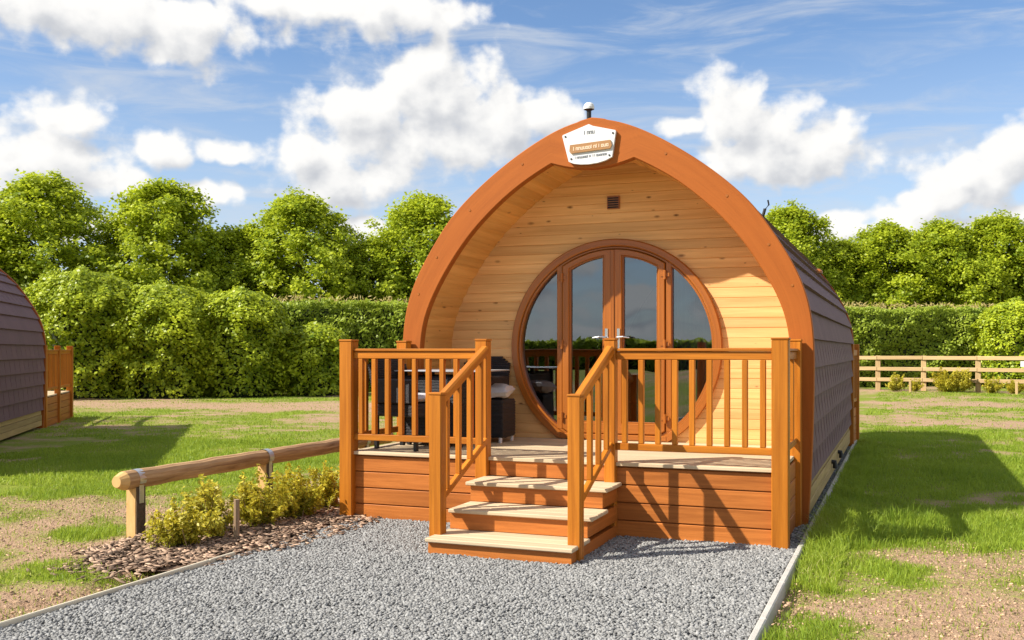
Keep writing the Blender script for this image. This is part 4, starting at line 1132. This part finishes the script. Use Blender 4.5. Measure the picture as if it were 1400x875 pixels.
CL = [(-29.9, 13.51, 3.81, 2.33), (-26.14, 14.4, 4.65, 2.96), (-21.92, 13.05, 3.59, 2.11), (-25.72, 12.01, 7.19, 1.9), (-32.77, 11.02, 2.96, 2.11), (-31.13, 9.66, 4.02, 1.48), (-25.72, 16.17, 1.61, 1.61), (-19.81, 13.04, 2.54, 1.48), (-31.13, 8.85, 3.81, 1.06), (-29.9, 7.03, 1.9, 0.93),
      (-42.49, 17.3, 8.03, 1.9), (-46.78, 17.5, 6.34, 1.69), (-39.87, 16.2, 2.54, 1.61), (-33.18, 18.9, 5.07, 1.18), (-28.23, 18.8, 5.07, 1.48), (-45.74, 11.93, 2.75, 1.35), (-46.78, 9.81, 4.65, 1.9), (-43.95, 9.07, 2.54, 1.27), (-40.82, 10.92, 1.78, 1.18), (-37.56, 11.0, 1.9, 0.76),
      (-9.02, 13.2, 2.3, 2.3), (-6.62, 12.0, 3.1, 2.2), (-4.28, 11.1, 2.7, 1.9), (-6.8, 10.6, 5.0, 1.5), (-11.66, 12.66, 1.48, 0.59), (3.78, 9.25, 3.81, 1.48), (5.65, 9.84, 2.96, 1.9), (2.03, 8.05, 3.81, 1.06), (-2.75, 7.13, 1.9, 0.68), (0.23, 7.0, 2.96, 0.93), (-39.11, 8.56, 2.54, 0.85),
      (-47.0, 6.6, 4.0, 0.9), (-42.0, 6.8, 3.0, 0.7), (-29.5, 5.9, 3.0, 0.9), (-3.0, 6.4, 3.0, 0.7), (2.0, 6.2, 4.0, 0.9), (5.5, 6.6, 3.0, 1.1),
      (-161.0, 4.8, 2.5, 0.9), (-166.0, 3.0, 3.0, 0.8), (-170.5, 4.4, 2.5, 1.2), (-158.0, 2.0, 2.5, 0.6), (-164.0, 1.2, 4.0, 0.5), (-159.5, 7.5, 3.0, 1.2), (-168.0, 7.4, 3.0, 1.0)]
grp = bpy.data.node_groups.new("cloud_density", "ShaderNodeTree")
grp.interface.new_socket("Vector", in_out="INPUT", socket_type="NodeSocketVector")
grp.interface.new_socket("Density", in_out="OUTPUT", socket_type="NodeSocketFloat")
gi = grp.nodes.new("NodeGroupInput"); go = grp.nodes.new("NodeGroupOutput")
wp = N(grp, "ShaderNodeTexNoise"); wp.inputs["Scale"].default_value = 0.33; wp.inputs["Detail"].default_value = 3
grp.links.new(gi.outputs[0], wp.inputs["Vector"])
wv_ = N(grp, "ShaderNodeVectorMath", operation="MULTIPLY_ADD"); wv_.inputs[1].default_value = (1.6, 1.1, 0)
grp.links.new(wp.outputs["Color"], wv_.inputs[0]); 
wo = N(grp, "ShaderNodeVectorMath", operation="ADD"); wo.inputs[1].default_value = (-0.8, -0.55, 0); grp.links.new(gi.outputs[0], wo.inputs[0]); grp.links.new(wo.outputs[0], wv_.inputs[2])
acc = None
for cx, cy, rx, ry in CL:
    a1 = N(grp, "ShaderNodeVectorMath", operation="MULTIPLY_ADD"); a1.inputs[1].default_value = (1 / rx, 1 / ry, 0); a1.inputs[2].default_value = (-cx / rx, -cy / ry, 0)
    grp.links.new(wv_.outputs[0], a1.inputs[0])
    ln = N(grp, "ShaderNodeVectorMath", operation="LENGTH"); grp.links.new(a1.outputs[0], ln.inputs[0])
    v1 = math_n(grp, "SUBTRACT", 1.0, ln.outputs["Value"])
    acc = v1 if acc is None else math_n(grp, "SMOOTH_MAX", acc, v1, 0.25)
nz = noise(grp, mapping(grp, gi.outputs[0], (1, 1.25, 1)), 0.52, 9, 0.58)
big = noise(grp, mapping(grp, gi.outputs[0], (0.5, 1.2, 1), (13, 5, 0)), 0.11, 4, 0.5)
# away from the listed clouds broken cumulus fills the rest of the heavens
rest = math_n(grp, "MULTIPLY", math_n(grp, "SUBTRACT", big, 0.46), 3.4)
sxy = N(grp, "ShaderNodeSeparateXYZ"); grp.links.new(gi.outputs[0], sxy.inputs[0])
awd = ramp(grp, math_n(grp, "ABSOLUTE", math_n(grp, "ADD", sxy.outputs[0], 21.5)), 31.0, 38.0)
awe = ramp(grp, sxy.outputs[1], 21.0, 26.0)
aw = math_n(grp, "MAXIMUM", awd, awe)
rest = math_n(grp, "SUBTRACT", rest, math_n(grp, "MULTIPLY", math_n(grp, "SUBTRACT", 1.0, aw), 3.0))
acc = math_n(grp, "MAXIMUM", math_n(grp, "MAXIMUM", acc, -1.0), rest)
vb = N(grp, "ShaderNodeTexVoronoi", voronoi_dimensions="2D", feature="SMOOTH_F1"); vb.inputs["Scale"].default_value = 0.5; vb.inputs["Detail"].default_value = 2.0; vb.inputs["Roughness"].default_value = 0.42; vb.inputs["Smoothness"].default_value = 0.35
grp.links.new(wv_.outputs[0], vb.inputs["Vector"])
puff = math_n(grp, "MULTIPLY", math_n(grp, "SUBTRACT", 0.66, vb.outputs["Distance"]), 0.62)
den = math_n(grp, "ADD", math_n(grp, "ADD", acc, puff), math_n(grp, "MULTIPLY", math_n(grp, "SUBTRACT", nz, 0.42), 1.25))
grp.links.new(den, go.inputs[0])
def cloud(vec):
    g = nt.nodes.new("ShaderNodeGroup"); g.node_tree = grp; nt.links.new(vec, g.inputs[0]); return g.outputs[0]
d0 = cloud(SKYP)
ad = N(nt, "ShaderNodeVectorMath", operation="ADD"); ad.inputs[1].default_value = (-0.7, 1.2, 0); nt.links.new(SKYP, ad.inputs[0])
d1 = cloud(ad.outputs[0])
cov = ramp(nt, d0, -0.08, 0.52, "SMOOTHSTEP")
lit = ramp(nt, math_n(nt, "SUBTRACT", d0, d1), -0.75, 0.55, "SMOOTHSTEP")
thick = ramp(nt, d1, 0.2, 1.5)
shade = math_n(nt, "SUBTRACT", math_n(nt, "ADD", 0.58, math_n(nt, "MULTIPLY", lit, 0.44)), math_n(nt, "MULTIPLY", thick, 0.42), clamp=True)
ccol = mixc(nt, shade, (3.7, 3.95, 4.45), (7.9, 7.8, 7.6))
# high thin streaks
cir = noise(nt, mapping(nt, SKYP, (0.10, 0.55, 1), (3, 2, 0)), 1.0, 7, 0.6, 0.8)
streak = math_n(nt, "MULTIPLY", ramp(nt, cir, 0.42, 0.76, "SMOOTHSTEP"), 0.72)
hz = math_n(nt, "MULTIPLY", math_n(nt, "SUBTRACT", 1.0, ramp(nt, el, 0.0, 17.0)), 0.62)
skyc = N(nt, "ShaderNodeVectorMath", operation="MULTIPLY"); nt.links.new(sky.outputs[0], skyc.inputs[0]); skyc.inputs[1].default_value = (1.06, 1.13, 1.22)
base = mixc(nt, streak, skyc.outputs[0], (5.0, 5.4, 6.0))
base = mixc(nt, hz, base, (5.4, 5.8, 6.4))
full = mixc(nt, cov, base, ccol)
nt.links.new(full, bg.inputs[0]); bg.inputs[1].default_value = 0.078

sl = bpy.data.lights.new("sun", "SUN"); sl.energy = 5.0; sl.angle = R(0.53); sl.color = (1.0, 0.93, 0.82)
so = bpy.data.objects.new("sun", sl); link(so); so.rotation_euler = (-SUN).to_track_quat("-Z", "Y").to_euler(); so.location = SUN * 40

cam = bpy.data.cameras.new("camera"); co_ = bpy.data.objects.new("camera", cam); link(co_)
cam.sensor_width = 36; cam.lens = 34.84; cam.shift_y = 41.5 / 1400; cam.clip_start = 0.05; cam.clip_end = 3000
co_.location = (2.692, -7.666, 1.5); co_.rotation_euler = (R(90), 0, R(21.5))
SC.camera = co_
SC.view_settings.view_transform = "Standard"; SC.view_settings.look = "None"; SC.view_settings.gamma = 1; SC.view_settings.exposure = 0.74
SC.view_settings.use_curve_mapping = False
SC.cycles.max_bounces = 8; SC.cycles.transparent_max_bounces = 8
SC.cycles.use_denoising = True
